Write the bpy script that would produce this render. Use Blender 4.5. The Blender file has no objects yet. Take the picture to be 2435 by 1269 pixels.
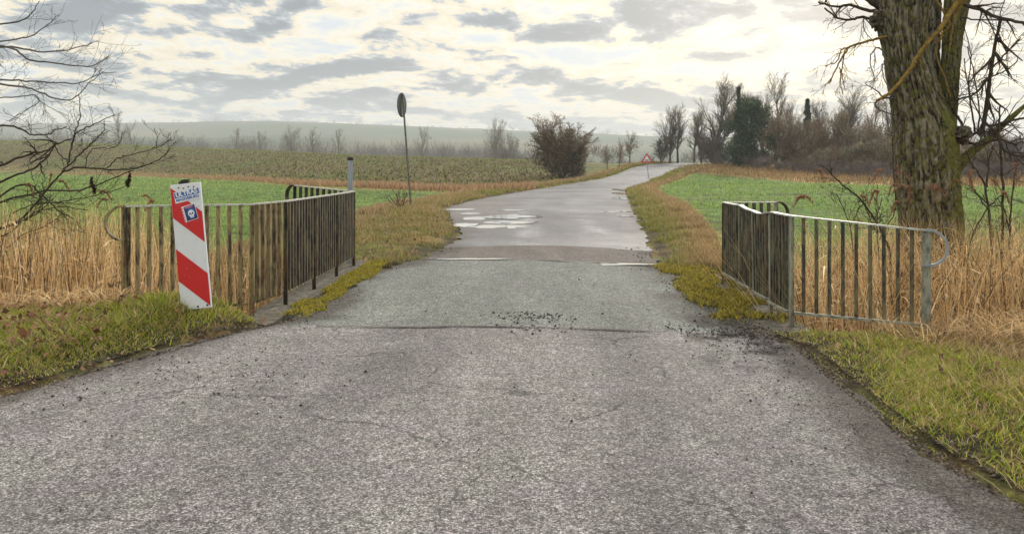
import bpy, math, random
import numpy as np
from mathutils import Vector, Matrix

# ------------------------------------------------------------------ camera, world, sun, exposure
scene = bpy.context.scene
COL = scene.collection
W, H = 2435.0, 1269.0
FPX, CX, CY, EYE = 1875.0, 1272.0, 394.0, 1.4
cam_d = bpy.data.cameras.new('camera')
cam = bpy.data.objects.new('camera', cam_d); COL.objects.link(cam)
cam.location = (0, 0, EYE); cam.rotation_euler = (math.radians(90), 0, 0)
cam_d.sensor_fit = 'HORIZONTAL'; cam_d.sensor_width = 36.0
cam_d.lens = 36.0 * FPX / W
cam_d.shift_x = -(CX - W / 2) / W
cam_d.shift_y = -(H / 2 - CY) / W
cam_d.clip_start = 0.05; cam_d.clip_end = 8000
scene.camera = cam

SUN_EL, SUN_AZ = math.radians(24), math.radians(24)      # azimuth measured from +Y towards +X
SUND = Vector((math.cos(SUN_EL) * math.sin(SUN_AZ), math.cos(SUN_EL) * math.cos(SUN_AZ), math.sin(SUN_EL)))

world = bpy.data.worlds.new('World'); scene.world = world; world.use_nodes = True

class NT:
    """small node-tree helper"""
    def __init__(s, nt): s.nt = nt; s.n = nt.nodes; s.l = nt.links
    def add(s, t, **kw):
        nd = s.n.new(t)
        for k, v in kw.items(): setattr(nd, k, v)
        return nd
    def put(s, inp, v):
        if hasattr(v, 'is_output'): s.l.new(v, inp)
        elif v is not None: inp.default_value = v
    def math(s, op, a, b=None, c=None, clamp=False):
        nd = s.add('ShaderNodeMath', operation=op, use_clamp=clamp)
        s.put(nd.inputs[0], a)
        if b is not None: s.put(nd.inputs[1], b)
        if c is not None: s.put(nd.inputs[2], c)
        return nd.outputs[0]
    def noise(s, vec, scale, detail=4, rough=.55, dist=0.0):
        nd = s.add('ShaderNodeTexNoise'); s.put(nd.inputs['Vector'], vec)
        nd.inputs['Scale'].default_value = scale; nd.inputs['Detail'].default_value = detail
        nd.inputs['Roughness'].default_value = rough; nd.inputs['Distortion'].default_value = dist
        return nd.outputs['Fac']
    def ramp(s, fac, stops, interp='LINEAR'):
        nd = s.add('ShaderNodeValToRGB'); nd.color_ramp.interpolation = interp
        cr = nd.color_ramp
        while len(cr.elements) < len(stops): cr.elements.new(0.5)
        for e, (p, c) in zip(cr.elements, stops):
            e.position = p
            e.color = (c[0], c[1], c[2], 1) if not isinstance(c, (int, float)) else (c, c, c, 1)
        s.put(nd.inputs[0], fac); return nd.outputs[0]
    def mix(s, fac, a, b, mode='MIX'):
        nd = s.add('ShaderNodeMix', data_type='RGBA', blend_type=mode)
        s.put(nd.inputs[0], fac)
        for i, v in ((6, a), (7, b)):
            if isinstance(v, tuple): v = (v[0], v[1], v[2], 1)
            s.put(nd.inputs[i], v)
        return nd.outputs[2]
    def mapping(s, vec, loc=(0, 0, 0), rot=(0, 0, 0), scale=(1, 1, 1)):
        nd = s.add('ShaderNodeMapping'); s.put(nd.inputs[0], vec)
        nd.inputs[1].default_value = loc; nd.inputs[2].default_value = rot; nd.inputs[3].default_value = scale
        return nd.outputs[0]

def build_world():
    t = NT(world.node_tree); t.n.clear()
    out = t.add('ShaderNodeOutputWorld'); bg = t.add('ShaderNodeBackground')
    tc = t.add('ShaderNodeTexCoord')
    sep = t.add('ShaderNodeSeparateXYZ'); t.l.new(tc.outputs['Generated'], sep.inputs[0])
    X, Y, Z = sep.outputs
    zc = t.math('MAXIMUM', Z, 0.0)
    den = t.math('ADD', zc, 0.16)
    cmb = t.add('ShaderNodeCombineXYZ')
    t.l.new(t.math('DIVIDE', X, den), cmb.inputs[0]); t.l.new(t.math('DIVIDE', Y, den), cmb.inputs[1])
    cmb.inputs[2].default_value = 3.1
    def layer(off):
        v = t.mapping(cmb.outputs[0], loc=(0.3, 2.2 + off, 0), rot=(0, 0, math.radians(-16)), scale=(.45, .95, 1))
        v2 = t.mapping(cmb.outputs[0], loc=(4.7, 1.3 + off, 0), rot=(0, 0, math.radians(-9)), scale=(1.0, .8, 1))
        big = t.noise(v, 1.7, 2, .5, .2); puff = t.noise(v2, 3.3, 10, .60, .25)
        return t.math('ADD', t.math('MULTIPLY', big, .42), t.math('MULTIPLY', puff, .58))
    n0 = layer(0.0); n1 = layer(.16)
    relief = t.math('SUBTRACT', n0, n1)
    dotn = t.add('ShaderNodeVectorMath', operation='DOT_PRODUCT')
    t.l.new(tc.outputs['Generated'], dotn.inputs[0]); dotn.inputs[1].default_value = (math.sin(.42) * .985, math.cos(.42) * .985, .17)
    glow = t.math('POWER', t.math('MAXIMUM', dotn.outputs['Value'], 0.0), 26.0)
    body = t.math('ADD', n0, t.math('MULTIPLY', relief, SKY_REL))
    body = t.math('ADD', body, t.math('MULTIPLY', glow, .006))
    col = t.ramp(body, [(SKY_C - .12, (.25, .28, .32)), (SKY_C - .055, (.36, .395, .44)), (SKY_C - .015, (.55, .575, .60)), (SKY_C + .008, (.88, .80, .65)), (SKY_C + .035, (.97, .85, .62)), (SKY_C + .10, (1.03, .96, .80)), (SKY_C + .24, (.74, .80, .84))])
    # veil at the horizon
    veil = t.math('POWER', t.math('SUBTRACT', 1.0, t.math('DIVIDE', zc, .105, clamp=True), clamp=True), 1.35)
    veil = t.math('MULTIPLY', veil, t.math('SUBTRACT', 1.0, t.math('MULTIPLY', t.ramp(body, [(.5, 0.0), (.57, 1.0)]), .35)))
    col = t.mix(t.math('MULTIPLY', veil, .97), col, (.69, .745, .79))
    col = t.mix(t.math('MULTIPLY', glow, .16), col, (1.02, .99, .90))
    # the overcast sky is brighter overhead than at the horizon
    zen = t.math('ADD', 1.0, t.math('MULTIPLY', t.math('SUBTRACT', zc, .21, clamp=True), ZENITH))
    ccol = t.add('ShaderNodeVectorMath', operation='SCALE')
    t.l.new(col, ccol.inputs[0]); t.l.new(zen, ccol.inputs['Scale'])
    sky = t.add('ShaderNodeTexSky', sky_type='NISHITA'); sky.sun_disc = False
    sky.sun_elevation = SUN_EL; sky.sun_rotation = SUN_AZ; sky.dust_density = 3
    sks = t.add('ShaderNodeVectorMath', operation='SCALE'); t.l.new(sky.outputs[0], sks.inputs[0]); sks.inputs['Scale'].default_value = .10
    fin = t.mix(.90, sks.outputs[0], ccol.outputs[0])
    t.l.new(fin, bg.inputs[0]); bg.inputs[1].default_value = 1.0
    t.l.new(bg.outputs[0], out.inputs[0])
ZENITH = 2.2; SKY_REL = 1.1; SKY_C = .503
build_world()
sd = bpy.data.lights.new('sun', 'SUN'); sd.energy = 2.3; sd.angle = math.radians(12); sd.color = (1, .93, .82)
sun = bpy.data.objects.new('sun', sd); COL.objects.link(sun)
sun.rotation_euler = SUND.to_track_quat('Z', 'Y').to_euler()
vs = scene.view_settings
vs.view_transform = 'Standard'; vs.look = 'None'; vs.gamma = 1; vs.use_curve_mapping = False
vs.exposure = 0.12
scene.cycles.max_bounces = 6; scene.cycles.diffuse_bounces = 3; scene.cycles.glossy_bounces = 3
scene.cycles.transparent_max_bounces = 8; scene.cycles.volume_bounces = 1

# ------------------------------------------------------------------ helpers
def rngn(seed): return np.random.default_rng(int(seed * 10))

def _hash(ix, iy, iz):
    h = (ix.astype(np.int64) * 374761393 + iy.astype(np.int64) * 668265263 + iz.astype(np.int64) * 2147483647) & 0xffffffff
    h = ((h ^ (h >> 13)) * 1274126177) & 0xffffffff
    return ((h ^ (h >> 16)) & 0xffff) / 65535.0
def vn(x, y, z=0.0):
    x, y, z = np.broadcast_arrays(np.asarray(x, float), np.asarray(y, float), np.asarray(z, float))
    ix, iy, iz = np.floor(x), np.floor(y), np.floor(z)
    fx, fy, fz = x - ix, y - iy, z - iz
    fx, fy, fz = fx * fx * (3 - 2 * fx), fy * fy * (3 - 2 * fy), fz * fz * (3 - 2 * fz)
    r = 0
    for dx in (0, 1):
        for dy in (0, 1):
            for dz in (0, 1):
                r = r + _hash(ix + dx, iy + dy, iz + dz) * (fx if dx else 1 - fx) * (fy if dy else 1 - fy) * (fz if dz else 1 - fz)
    return r
def fbm(x, y, z=0.0, o=4):
    a, s, r = .5, 1.0, 0
    for i in range(o):
        r = r + a * vn(np.asarray(x) * s + i * 17.3, np.asarray(y) * s + i * 9.1, np.asarray(z) * s); a *= .5; s *= 2.03
    return r / (1 - .5 ** o)
def ss(x, a, b):
    t = np.clip((np.asarray(x, float) - a) / (b - a), 0, 1); return t * t * (3 - 2 * t)

def mesh_np(name, V, F, mat=None, col=None, smooth=False, mats=None, mi=None):
    """V (n,3) ; F (m,k) all with the same k"""
    V = np.asarray(V, np.float32); F = np.asarray(F, np.int32)
    me = bpy.data.meshes.new(name)
    me.vertices.add(len(V)); me.vertices.foreach_set('co', V.ravel())
    k = F.shape[1]
    me.loops.add(F.size); me.loops.foreach_set('vertex_index', F.ravel())
    me.polygons.add(len(F)); me.polygons.foreach_set('loop_start', np.arange(0, F.size, k, dtype=np.int32))
    try: me.polygons.foreach_set('loop_total', np.full(len(F), k, np.int32))
    except Exception: pass
    if mats:
        for m in mats: me.materials.append(m)
        if mi is not None: me.polygons.foreach_set('material_index', np.asarray(mi, np.int32))
    elif mat: me.materials.append(mat)
    me.update(calc_edges=True)
    me.polygons.foreach_set('use_smooth', np.full(len(F), bool(smooth)))
    if col is not None:
        a = me.color_attributes.new('Col', 'FLOAT_COLOR', 'POINT')
        c = np.ones((len(V), 4), np.float32); c[:, :col.shape[1]] = col
        a.data.foreach_set('color', c.ravel())
    me.validate()
    return me
def link(name, me, parent=None, loc=None):
    o = bpy.data.objects.new(name, me); COL.objects.link(o)
    if parent: o.parent = parent
    if loc is not None: o.location = loc
    return o
def empty(name, loc, rz=0.0):
    o = bpy.data.objects.new(name, None); COL.objects.link(o); o.location = loc; o.rotation_euler = (0, 0, rz)
    o.empty_display_size = .2
    return o
def tag(o, label=None, cat=None, group=None, kind=None):
    if label: o['label'] = label
    if cat: o['category'] = cat
    if group: o['group'] = group
    if kind: o['kind'] = kind
    return o

class MB:
    """mixed polygon builder"""
    def __init__(s): s.v = []; s.f = []; s.m = []
    def poly(s, pts, m=0):
        b = len(s.v); s.v += [tuple(p) for p in pts]; s.f.append(tuple(range(b, b + len(pts)))); s.m.append(m)
    def box(s, c, size, rot=None, m=0, taper=1.0):
        hx, hy, hz = [q / 2 for q in size]; b = len(s.v)
        for z in (-1, 1):
            k = 1 if z < 0 else taper
            for x, y in ((-1, -1), (1, -1), (1, 1), (-1, 1)):
                p = Vector((x * hx * k, y * hy * k, z * hz))
                if rot is not None: p = rot @ p
                s.v.append(tuple(Vector(c) + p))
        for f in ((0, 3, 2, 1), (4, 5, 6, 7), (0, 1, 5, 4), (1, 2, 6, 5), (2, 3, 7, 6), (3, 0, 4, 7)):
            s.f.append(tuple(b + i for i in f)); s.m.append(m)
    def bar(s, p, q, w, h, up=(0, 0, 1), m=0):
        """rectangular bar from p to q: w sideways, h along up"""
        p, q = Vector(p), Vector(q); d = (q - p).normalized(); up = Vector(up)
        sd = d.cross(up).normalized(); u2 = sd.cross(d).normalized()
        b = len(s.v)
        for e in (p, q):
            for a, c in ((-1, -1), (1, -1), (1, 1), (-1, 1)):
                s.v.append(tuple(e + sd * (a * w / 2) + u2 * (c * h / 2)))
        for f in ((0, 1, 2, 3), (7, 6, 5, 4), (0, 4, 5, 1), (1, 5, 6, 2), (2, 6, 7, 3), (3, 7, 4, 0)):
            s.f.append(tuple(b + i for i in f)); s.m.append(m)
    def ribbon(s, pts, w, h, side, m=0):
        """flat strip of thickness h and width w along pts; side = width direction"""
        side = Vector(side).normalized(); n = len(pts); P = [Vector(p) for p in pts]; b = len(s.v)
        for i, p in enumerate(P):
            d = (P[min(i + 1, n - 1)] - P[max(i - 1, 0)]).normalized()
            u = side.cross(d).normalized()
            for a, c in ((-1, -1), (1, -1), (1, 1), (-1, 1)):
                s.v.append(tuple(p + side * (a * w / 2) + u * (c * h / 2)))
        for i in range(n - 1):
            for j in range(4):
                k = (j + 1) % 4
                s.f.append((b + i * 4 + j, b + i * 4 + k, b + i * 4 + 4 + k, b + i * 4 + 4 + j)); s.m.append(m)
        s.f.append((b + 3, b + 2, b + 1, b)); s.m.append(m)
        e = b + (n - 1) * 4; s.f.append((e, e + 1, e + 2, e + 3)); s.m.append(m)
    def cyl(s, p, q, r0, r1=None, n=12, m=0, cap=True):
        p, q = Vector(p), Vector(q); r1 = r0 if r1 is None else r1
        d = (q - p).normalized(); a = Vector((1, 0, 0)) if abs(d.x) < .8 else Vector((0, 1, 0))
        u = d.cross(a).normalized(); w = d.cross(u); b = len(s.v)
        for e, r in ((p, r0), (q, r1)):
            for i in range(n):
                t = 2 * math.pi * i / n; s.v.append(tuple(e + u * (r * math.cos(t)) + w * (r * math.sin(t))))
        for i in range(n):
            j = (i + 1) % n; s.f.append((b + i, b + j, b + n + j, b + n + i)); s.m.append(m)
        if cap:
            s.f.append(tuple(b + i for i in reversed(range(n)))); s.m.append(m)
            s.f.append(tuple(b + n + i for i in range(n))); s.m.append(m)
    def build(s, name, mats, parent=None, bevel=0, smooth=False):
        me = bpy.data.meshes.new(name); me.from_pydata(s.v, [], s.f)
        mats = mats if isinstance(mats, (list, tuple)) else [mats]
        for m in mats: me.materials.append(m)
        me.polygons.foreach_set('material_index', s.m)
        if smooth: me.polygons.foreach_set('use_smooth', [True] * len(s.f))
        me.update()
        o = link(name, me, parent)
        if bevel:
            md = o.modifiers.new('bevel', 'BEVEL'); md.width = bevel; md.segments = 2; md.limit_method = 'ANGLE'
        return o

def px(x, y, D):
    """point at distance D that is seen at photo pixel (x, y)"""
    return ((x - CX) / FPX * D, D, EYE + (CY - y) / FPX * D)

# ------------------------------------------------------------------ materials
def new_mat(name):
    m = bpy.data.materials.new(name); m.use_nodes = True
    t = NT(m.node_tree); b = t.n['Principled BSDF']
    return m, t, b
def geo_pos(t): return t.add('ShaderNodeNewGeometry').outputs['Position']
def obj_co(t): return t.add('ShaderNodeTexCoord').outputs['Object']
def bump(t, b, h, strength=.5, dist=.02):
    nd = t.add('ShaderNodeBump'); nd.inputs['Strength'].default_value = strength; nd.inputs['Distance'].default_value = dist
    t.put(nd.inputs['Height'], h); t.l.new(nd.outputs[0], b.inputs['Normal'])
def simple(name, stops, scale=8, rough=.8, stretch=(1, 1, 1), metal=0, bmp=0, detail=6, dist=.01, spec=.5):
    m, t, b = new_mat(name)
    v = t.mapping(obj_co(t), scale=stretch)
    n = t.noise(v, scale, detail, .65)
    t.l.new(t.ramp(n, stops), b.inputs['Base Color'])
    b.inputs['Roughness'].default_value = rough; b.inputs['Metallic'].default_value = metal
    b.inputs['Specular IOR Level'].default_value = spec
    if bmp: bump(t, b, n, bmp, dist)
    return m
def vcol_mat(name, rough=.7, var=.25, scale=30, trans=0.0, bmp=0, dist=.01, spec=.3):
    m, t, b = new_mat(name)
    a = t.add('ShaderNodeAttribute'); a.attribute_name = 'Col'
    n = t.noise(geo_pos(t), scale, 4, .6)
    k = t.ramp(n, [(.3, 1 - var), (.7, 1 + var)])
    t.l.new(t.mix(1.0, a.outputs['Color'], k, 'MULTIPLY'), b.inputs['Base Color'])
    b.inputs['Roughness'].default_value = rough; b.inputs['Specular IOR Level'].default_value = spec
    if trans:
        tr = t.add('ShaderNodeBsdfTranslucent'); t.l.new(a.outputs['Color'], tr.inputs[0])
        mx = t.add('ShaderNodeMixShader'); mx.inputs[0].default_value = trans
        t.l.new(b.outputs[0], mx.inputs[1]); t.l.new(tr.outputs[0], mx.inputs[2])
        t.l.new(mx.outputs[0], t.n['Material Output'].inputs[0])
    if bmp: bump(t, b, n, bmp, dist)
    return m

M = {}
def m_ground():
    m, t, b = new_mat('soil_and_turf')
    a = t.add('ShaderNodeAttribute'); a.attribute_name = 'Col'
    p = geo_pos(t)
    n1 = t.noise(p, 3.2, 8, .72); n2 = t.noise(p, 26, 6, .7); n3 = t.noise(p, .35, 4, .6)
    far = t.noise(t.mapping(p, scale=(1, .55, 1)), 1.1, 7, .75)
    k = t.math('MULTIPLY', t.ramp(n1, [(.35, .45), (.5, .95), (.68, 1.7)]), t.ramp(n2, [(.3, .45), (.7, 1.6)]))
    k = t.math('MULTIPLY', k, t.ramp(n3, [(.3, .8), (.7, 1.2)]))
    k = t.math('MULTIPLY', k, t.ramp(far, [(.36, .62), (.64, 1.4)]))
    hue = t.ramp(t.noise(p, 1.7, 5, .7), [(.35, (1.15, .95, .85)), (.65, (.88, 1.06, .9))])
    c = t.mix(1.0, a.outputs['Color'], k, 'MULTIPLY'); c = t.mix(1.0, c, hue, 'MULTIPLY')
    t.l.new(c, b.inputs['Base Color']); b.inputs['Roughness'].default_value = .95; b.inputs['Specular IOR Level'].default_value = .15
    bump(t, b, t.math('ADD', n1, t.math('MULTIPLY', n2, .3)), .8, .12)
    return m
def m_road():
    m, t, b = new_mat('worn_asphalt')
    a = t.add('ShaderNodeAttribute'); a.attribute_name = 'Col'
    p = geo_pos(t)
    vo = t.add('ShaderNodeTexVoronoi'); t.l.new(p, vo.inputs['Vector']); vo.inputs['Scale'].default_value = 120
    vo2 = t.add('ShaderNodeTexVoronoi'); t.l.new(p, vo2.inputs['Vector']); vo2.inputs['Scale'].default_value = 52
    sepc = t.add('ShaderNodeSeparateColor'); t.l.new(vo.outputs['Color'], sepc.inputs[0])
    sepd = t.add('ShaderNodeSeparateColor'); t.l.new(vo2.outputs['Color'], sepd.inputs[0])
    gr = t.ramp(sepc.outputs[0], [(0, .34), (.30, .66), (.6, 1.05), (1, 1.8)])
    gr2 = t.ramp(sepd.outputs[1], [(0, .70), (.5, 1.0), (1, 1.34)])
    gap = t.ramp(vo.outputs['Distance'], [(.25, 1.10), (.62, .5)])
    n1 = t.noise(p, 1.3, 6, .65); n2 = t.noise(t.mapping(p, scale=(1.6, .25, 1)), .9, 5, .6); n3 = t.noise(p, 11, 6, .7)
    k = t.math('MULTIPLY', gr, gap); k = t.math('MULTIPLY', k, gr2)
    k = t.math('MULTIPLY', k, t.ramp(n1, [(.3, .80), (.7, 1.18)]))
    k = t.math('MULTIPLY', k, t.ramp(n2, [(.32, .80), (.68, 1.22)]))
    k = t.math('MULTIPLY', k, t.ramp(n3, [(.3, .76), (.7, 1.24)]))
    # hairline cracks and dark stains
    vc = t.add('ShaderNodeTexVoronoi', feature='DISTANCE_TO_EDGE'); vc.inputs['Scale'].default_value = .75
    wn = t.add('ShaderNodeTexNoise'); t.l.new(p, wn.inputs['Vector']); wn.inputs['Scale'].default_value = 2.2; wn.inputs['Detail'].default_value = 6
    va = t.add('ShaderNodeVectorMath', operation='MULTIPLY_ADD'); t.l.new(wn.outputs['Color'], va.inputs[0]); va.inputs[1].default_value = (.55, .55, 0); t.l.new(p, va.inputs[2]); t.l.new(va.outputs[0], vc.inputs['Vector'])
    crk = t.ramp(vc.outputs['Distance'], [(.0, 0.0), (.008, 1.0)])
    crk = t.math('MAXIMUM', crk, t.ramp(n1, [(.46, 1.0), (.56, .45)]))
    k = t.math('MULTIPLY', k, crk)
    stn = t.ramp(t.noise(p, 3.1, 7, .75), [(.60, 1.0), (.72, .72)])
    k = t.math('MULTIPLY', k, stn)
    tint = t.ramp(t.noise(p, 2.3, 4, .6), [(.38, (.98, 1.0, .97)), (.5, (1, 1, 1)), (.62, (1.03, .985, 1.03))])
    c = t.mix(1.0, a.outputs['Color'], k, 'MULTIPLY'); c = t.mix(1.0, c, tint, 'MULTIPLY')
    t.l.new(c, b.inputs['Base Color'])
    wet = t.add('ShaderNodeSeparateColor'); 
    aw = t.add('ShaderNodeAttribute'); aw.attribute_name = 'Wet'; t.l.new(aw.outputs['Color'], wet.inputs[0])
    rr = t.math('SUBTRACT', .9, t.math('MULTIPLY', wet.outputs[0], .52))
    rr = t.math('ADD', rr, t.math('MULTIPLY', t.math('SUBTRACT', n1, .5), .25))
    t.l.new(rr, b.inputs['Roughness'])
    h = t.math('SUBTRACT', t.math('MULTIPLY', n3, .3), vo.outputs['Distance'])
    bump(t, b, h, .7, .006)
    return m
def m_bark(name, dark, mid, light, moss, scale=1.0):
    m, t, b = new_mat(name)
    co = obj_co(t)
    v = t.mapping(co, scale=(15 * scale, 15 * scale, 5 * scale))
    n = t.noise(v, 2.0, 9, .68, .4)
    a = t.add('ShaderNodeAttribute'); a.attribute_name = 'Col'
    sp = t.add('ShaderNodeSeparateColor'); t.l.new(a.outputs['Color'], sp.inputs[0])
    # Col.r = height of the bark ridge, Col.g = moss cover
    hgt = t.math('ADD', t.math('MULTIPLY', sp.outputs[0], .72), t.math('MULTIPLY', t.math('SUBTRACT', n, .28), .95))
    c = t.ramp(hgt, [(.30, dark), (.55, mid), (.95, light)])
    ms = t.ramp(t.math('MULTIPLY', sp.outputs[1], t.ramp(t.noise(co, 14, 6, .7), [(.35, .3), (.65, 1.7)])), [(.35, 0), (.6, 1)])
    c = t.mix(ms, c, moss)
    t.l.new(c, b.inputs['Base Color']); b.inputs['Roughness'].default_value = .95; b.inputs['Specular IOR Level'].default_value = .2
    bump(t, b, hgt, .9, .03)
    return m
def m_twig(name, c0, c1, scale=3):
    return simple(name, [(.35, c0), (.65, c1)], scale, .9, spec=.2)

def m_rust(name, base, lichen, rust, amount):
    m, t, b = new_mat(name); p = geo_pos(t)
    n = t.noise(t.mapping(p, scale=(1, 1, .45)), 24, 8, .72); n2 = t.noise(t.mapping(p, scale=(1, 1, .16)), 17, 7, .75); n3 = t.noise(t.mapping(p, scale=(1, 1, .2)), 13, 6, .7)
    c = t.ramp(n, [(.36, tuple(.35 * q for q in base)), (.52, base), (.68, tuple(1.35 * q for q in base))])
    c = t.mix(t.ramp(t.math('ADD', n2, t.math('MULTIPLY', n, .4)), [(.70 - amount * .3, 0.0), (.84 - amount * .3, 1.0)]), c, lichen)
    c = t.mix(t.ramp(n3, [(.56, 0.0), (.66, .9)]), c, rust)
    t.l.new(c, b.inputs['Base Color']); b.inputs['Roughness'].default_value = .75
    bump(t, b, n, .6, .004)
    return m

M['ground'] = m_ground(); M['road'] = m_road()
M['grass'] = vcol_mat('grass_blades', .65, .18, 40, .35)
M['reed'] = vcol_mat('dry_reed', .7, .22, 25, .25)
M['stone'] = vcol_mat('loose_stones', .85, .3, 90)
M['leaf'] = vcol_mat('leaves', .7, .25, 12, .25)
M['willow'] = m_bark('willow_bark', (.008, .007, .005), (.085, .075, .052), (.29, .265, .195), (.14, .145, .035))
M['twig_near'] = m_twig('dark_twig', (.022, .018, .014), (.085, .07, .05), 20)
M['twig_grey'] = m_twig('grey_twig', (.07, .068, .068), (.18, .17, .165), 14)
M['twig_yellow'] = m_twig('lichen_twig', (.10, .07, .02), (.30, .20, .045), 30)
M['twig_far'] = m_twig('distant_twig', (.08, .07, .055), (.18, .15, .11), .8)
M['twig_brown'] = m_twig('brown_twig', (.12, .088, .06), (.27, .20, .13), .8)
M['twig_purple'] = m_twig('plum_twig', (.11, .092, .09), (.20, .165, .16), .8)
M['twig_pale'] = m_twig('hazed_twig', (.16, .14, .12), (.28, .25, .21), .8)  # valley trees: haze of distance put into the lighter twig colour
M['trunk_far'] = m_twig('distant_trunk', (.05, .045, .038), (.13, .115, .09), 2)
M['rail_top'] = simple('galvanised_rail', [(.35, (.20, .20, .17)), (.5, (.45, .45, .41)), (.75, (.66, .65, .60))], 22, .45, metal=.15, bmp=.1)
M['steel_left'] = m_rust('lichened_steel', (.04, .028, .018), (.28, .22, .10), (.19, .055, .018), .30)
M['steel_dark'] = m_rust('backlit_steel', (.022, .018, .013), (.13, .11, .045), (.13, .05, .018), .12)  # near-black railing steel: backlit shade of the side bays put into the colour
M['steel_right'] = m_rust('dark_steel', (.026, .024, .02), (.15, .14, .075), (.12, .055, .025), .22)
M['steel_pale'] = m_rust('weathered_zinc', (.21, .22, .19), (.33, .33, .24), (.14, .10, .06), .2)
M['zinc'] = simple('zinc_pipe', [(.3, (.20, .24, .28)), (.7, (.42, .47, .52))], 18, .4, stretch=(1, 1, .15), metal=.5)
M['rubber'] = simple('black_rubber', [(.4, (.008, .008, .008)), (.7, (.02, .02, .02))], 20, .6)
M['concrete'] = simple('mossy_concrete', [(.32, (.03, .027, .02)), (.5, (.09, .08, .06)), (.7, (.19, .17, .14))], 14, .9, bmp=.6, dist=.02)
M['mud'] = simple('dark_mud', [(.35, (.02, .016, .012)), (.65, (.05, .042, .03))], 30, .9, bmp=.6)
def m_panel(name, c, dirt):
    m, t, b = new_mat(name); co = obj_co(t)
    n = t.noise(co, 22, 8, .75); n2 = t.noise(t.mapping(co, scale=(1, 1, .4)), 5, 6, .7)
    col = t.mix(t.ramp(n, [(.60, 0.0), (.70, .75)]), c, dirt)
    col = t.mix(t.ramp(n2, [(.35, .22), (.7, 0.0)]), col, tuple(.55 * q for q in c))
    t.l.new(col, b.inputs['Base Color']); b.inputs['Roughness'].default_value = .42
    return m
M['white'] = m_panel('dirty_white_sheeting', (.72, .76, .80), (.30, .29, .22))
M['red'] = m_panel('red_sheeting', (.58, .012, .012), (.45, .20, .16))
M['stick_white'] = m_panel('sticker_white', (.80, .82, .86), (.5, .5, .5))
M['stick_blue'] = m_panel('sticker_blue', (.02, .13, .42), (.05, .10, .25))
M['stick_navy'] = m_panel('sticker_navy', (.012, .03, .16), (.02, .03, .06))
M['stick_pink'] = m_panel('sticker_pink', (.62, .20, .28), (.7, .6, .6))
M['black'] = simple('black_paint', [(.4, (.01, .01, .01)), (.7, (.02, .02, .02))], 20, .5)
M['sign_back'] = simple('sign_back_metal', [(.35, (.035, .04, .035)), (.65, (.11, .12, .105))], 12, .5, metal=.3)
M['sign_face'] = simple('sign_face_pale', [(.35, (.35, .38, .36)), (.65, (.55, .58, .56))], 6, .4)
M['pole'] = simple('sign_pole', [(.35, (.05, .055, .045)), (.65, (.17, .17, .14))], 12, .6)
M['pole_pale'] = simple('pale_sign_pole', [(.35, (.22, .26, .27)), (.65, (.38, .42, .44))], 12, .5)
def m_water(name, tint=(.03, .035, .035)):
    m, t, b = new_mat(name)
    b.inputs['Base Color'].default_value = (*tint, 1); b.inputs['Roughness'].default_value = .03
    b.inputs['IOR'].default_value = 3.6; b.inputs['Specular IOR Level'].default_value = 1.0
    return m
M['water'] = m_water('puddle_water', (.30, .31, .31)); M['stream'] = m_water('stream_water')  # pale puddle base: part of the bright sky reflection put into the colour

# ------------------------------------------------------------------ the lie of the land
YL = [(-8, -7.2), (0, -4.9), (3, -3.85), (4.8, -3.25), (5.6, -2.95), (6.6, -2.55), (7.3, -2.15), (10.2, -2.03), (11.9, -1.75), (14.5, -1.40),
      (17, -1.55), (19.3, -2.0), (26, -2.94), (32.4, -2.45), (40, -1.2), (46.9, 0), (55, 2.3), (63, 5.3), (79, 9.6), (90, 13.8), (96, 18)]
YR = [(-8, 4.2), (0, 2.7), (3, 2.12), (4.0, 2.0), (5.4, 2.08), (6.4, 2.16), (7.3, 1.85), (8.9, 1.76), (10.7, 1.87), (12.7, 1.95), (19.3, 2.55), (27, 3.3),
      (46, 5.2), (51.5, 6.6), (60, 8.7), (70, 11.5), (78, 14.0), (83, 16.3), (87, 19.5), (90, 26)]
def it(tab, v): a = np.array(tab); return np.interp(v, a[:, 0], a[:, 1])
def road_l(y): return it(YL, y)
def road_r(y): return it(YR, y)
FIELD_L = [(-8, -9), (6, -7), (11.5, -4.8), (21.7, -4.9), (28, -5.3), (34, -4.2), (41, -3.5), (48, -.9), (55, 1.3), (63, 4.1), (79, 8.4), (90, 12.6), (100, 19)]
FIELD_R = [(-8, 8), (7, 6), (11.6, 2.75), (15.8, 3.5), (27, 5.0), (43, 6.3), (52, 8.2), (60, 10.6), (70, 13.6), (80, 18), (90, 30)]
PROF = [(-50, 0), (48, 0), (52, .05), (55, .13), (60, .27), (66, .45), (70, .62), (80, 1.2), (86, 1.52), (92, 1.70), (100, 1.74), (130, 1.6), (180, .5), (260, -3), (400, -4)]
YSTRIP = [(-3, 150), (-.75, 140), (-.66, 127), (-.518, 101), (-.305, 57), (-.2, 49), (-.09, 43), (-.03, 44), (.03, 52), (.06, 60), (.3, 70)]
YCREST = [(-.8, 205), (-.63, 190), (-.465, 175), (-.225, 150), (-.04, 135), (.07, 130), (.3, 120)]
ZCREST = [(-.8, 8.3), (-.63, 7.4), (-.465, 5.5), (-.225, 3.3), (-.04, 2.45), (.07, 2.0), (.3, 1.8)]
HILL = [(-.9, 72), (-.65, 76), (-.45, 77), (-.34, 80), (-.15, 70), (.07, 58), (.2, 51), (.5, 46), (.9, 46)]

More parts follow.
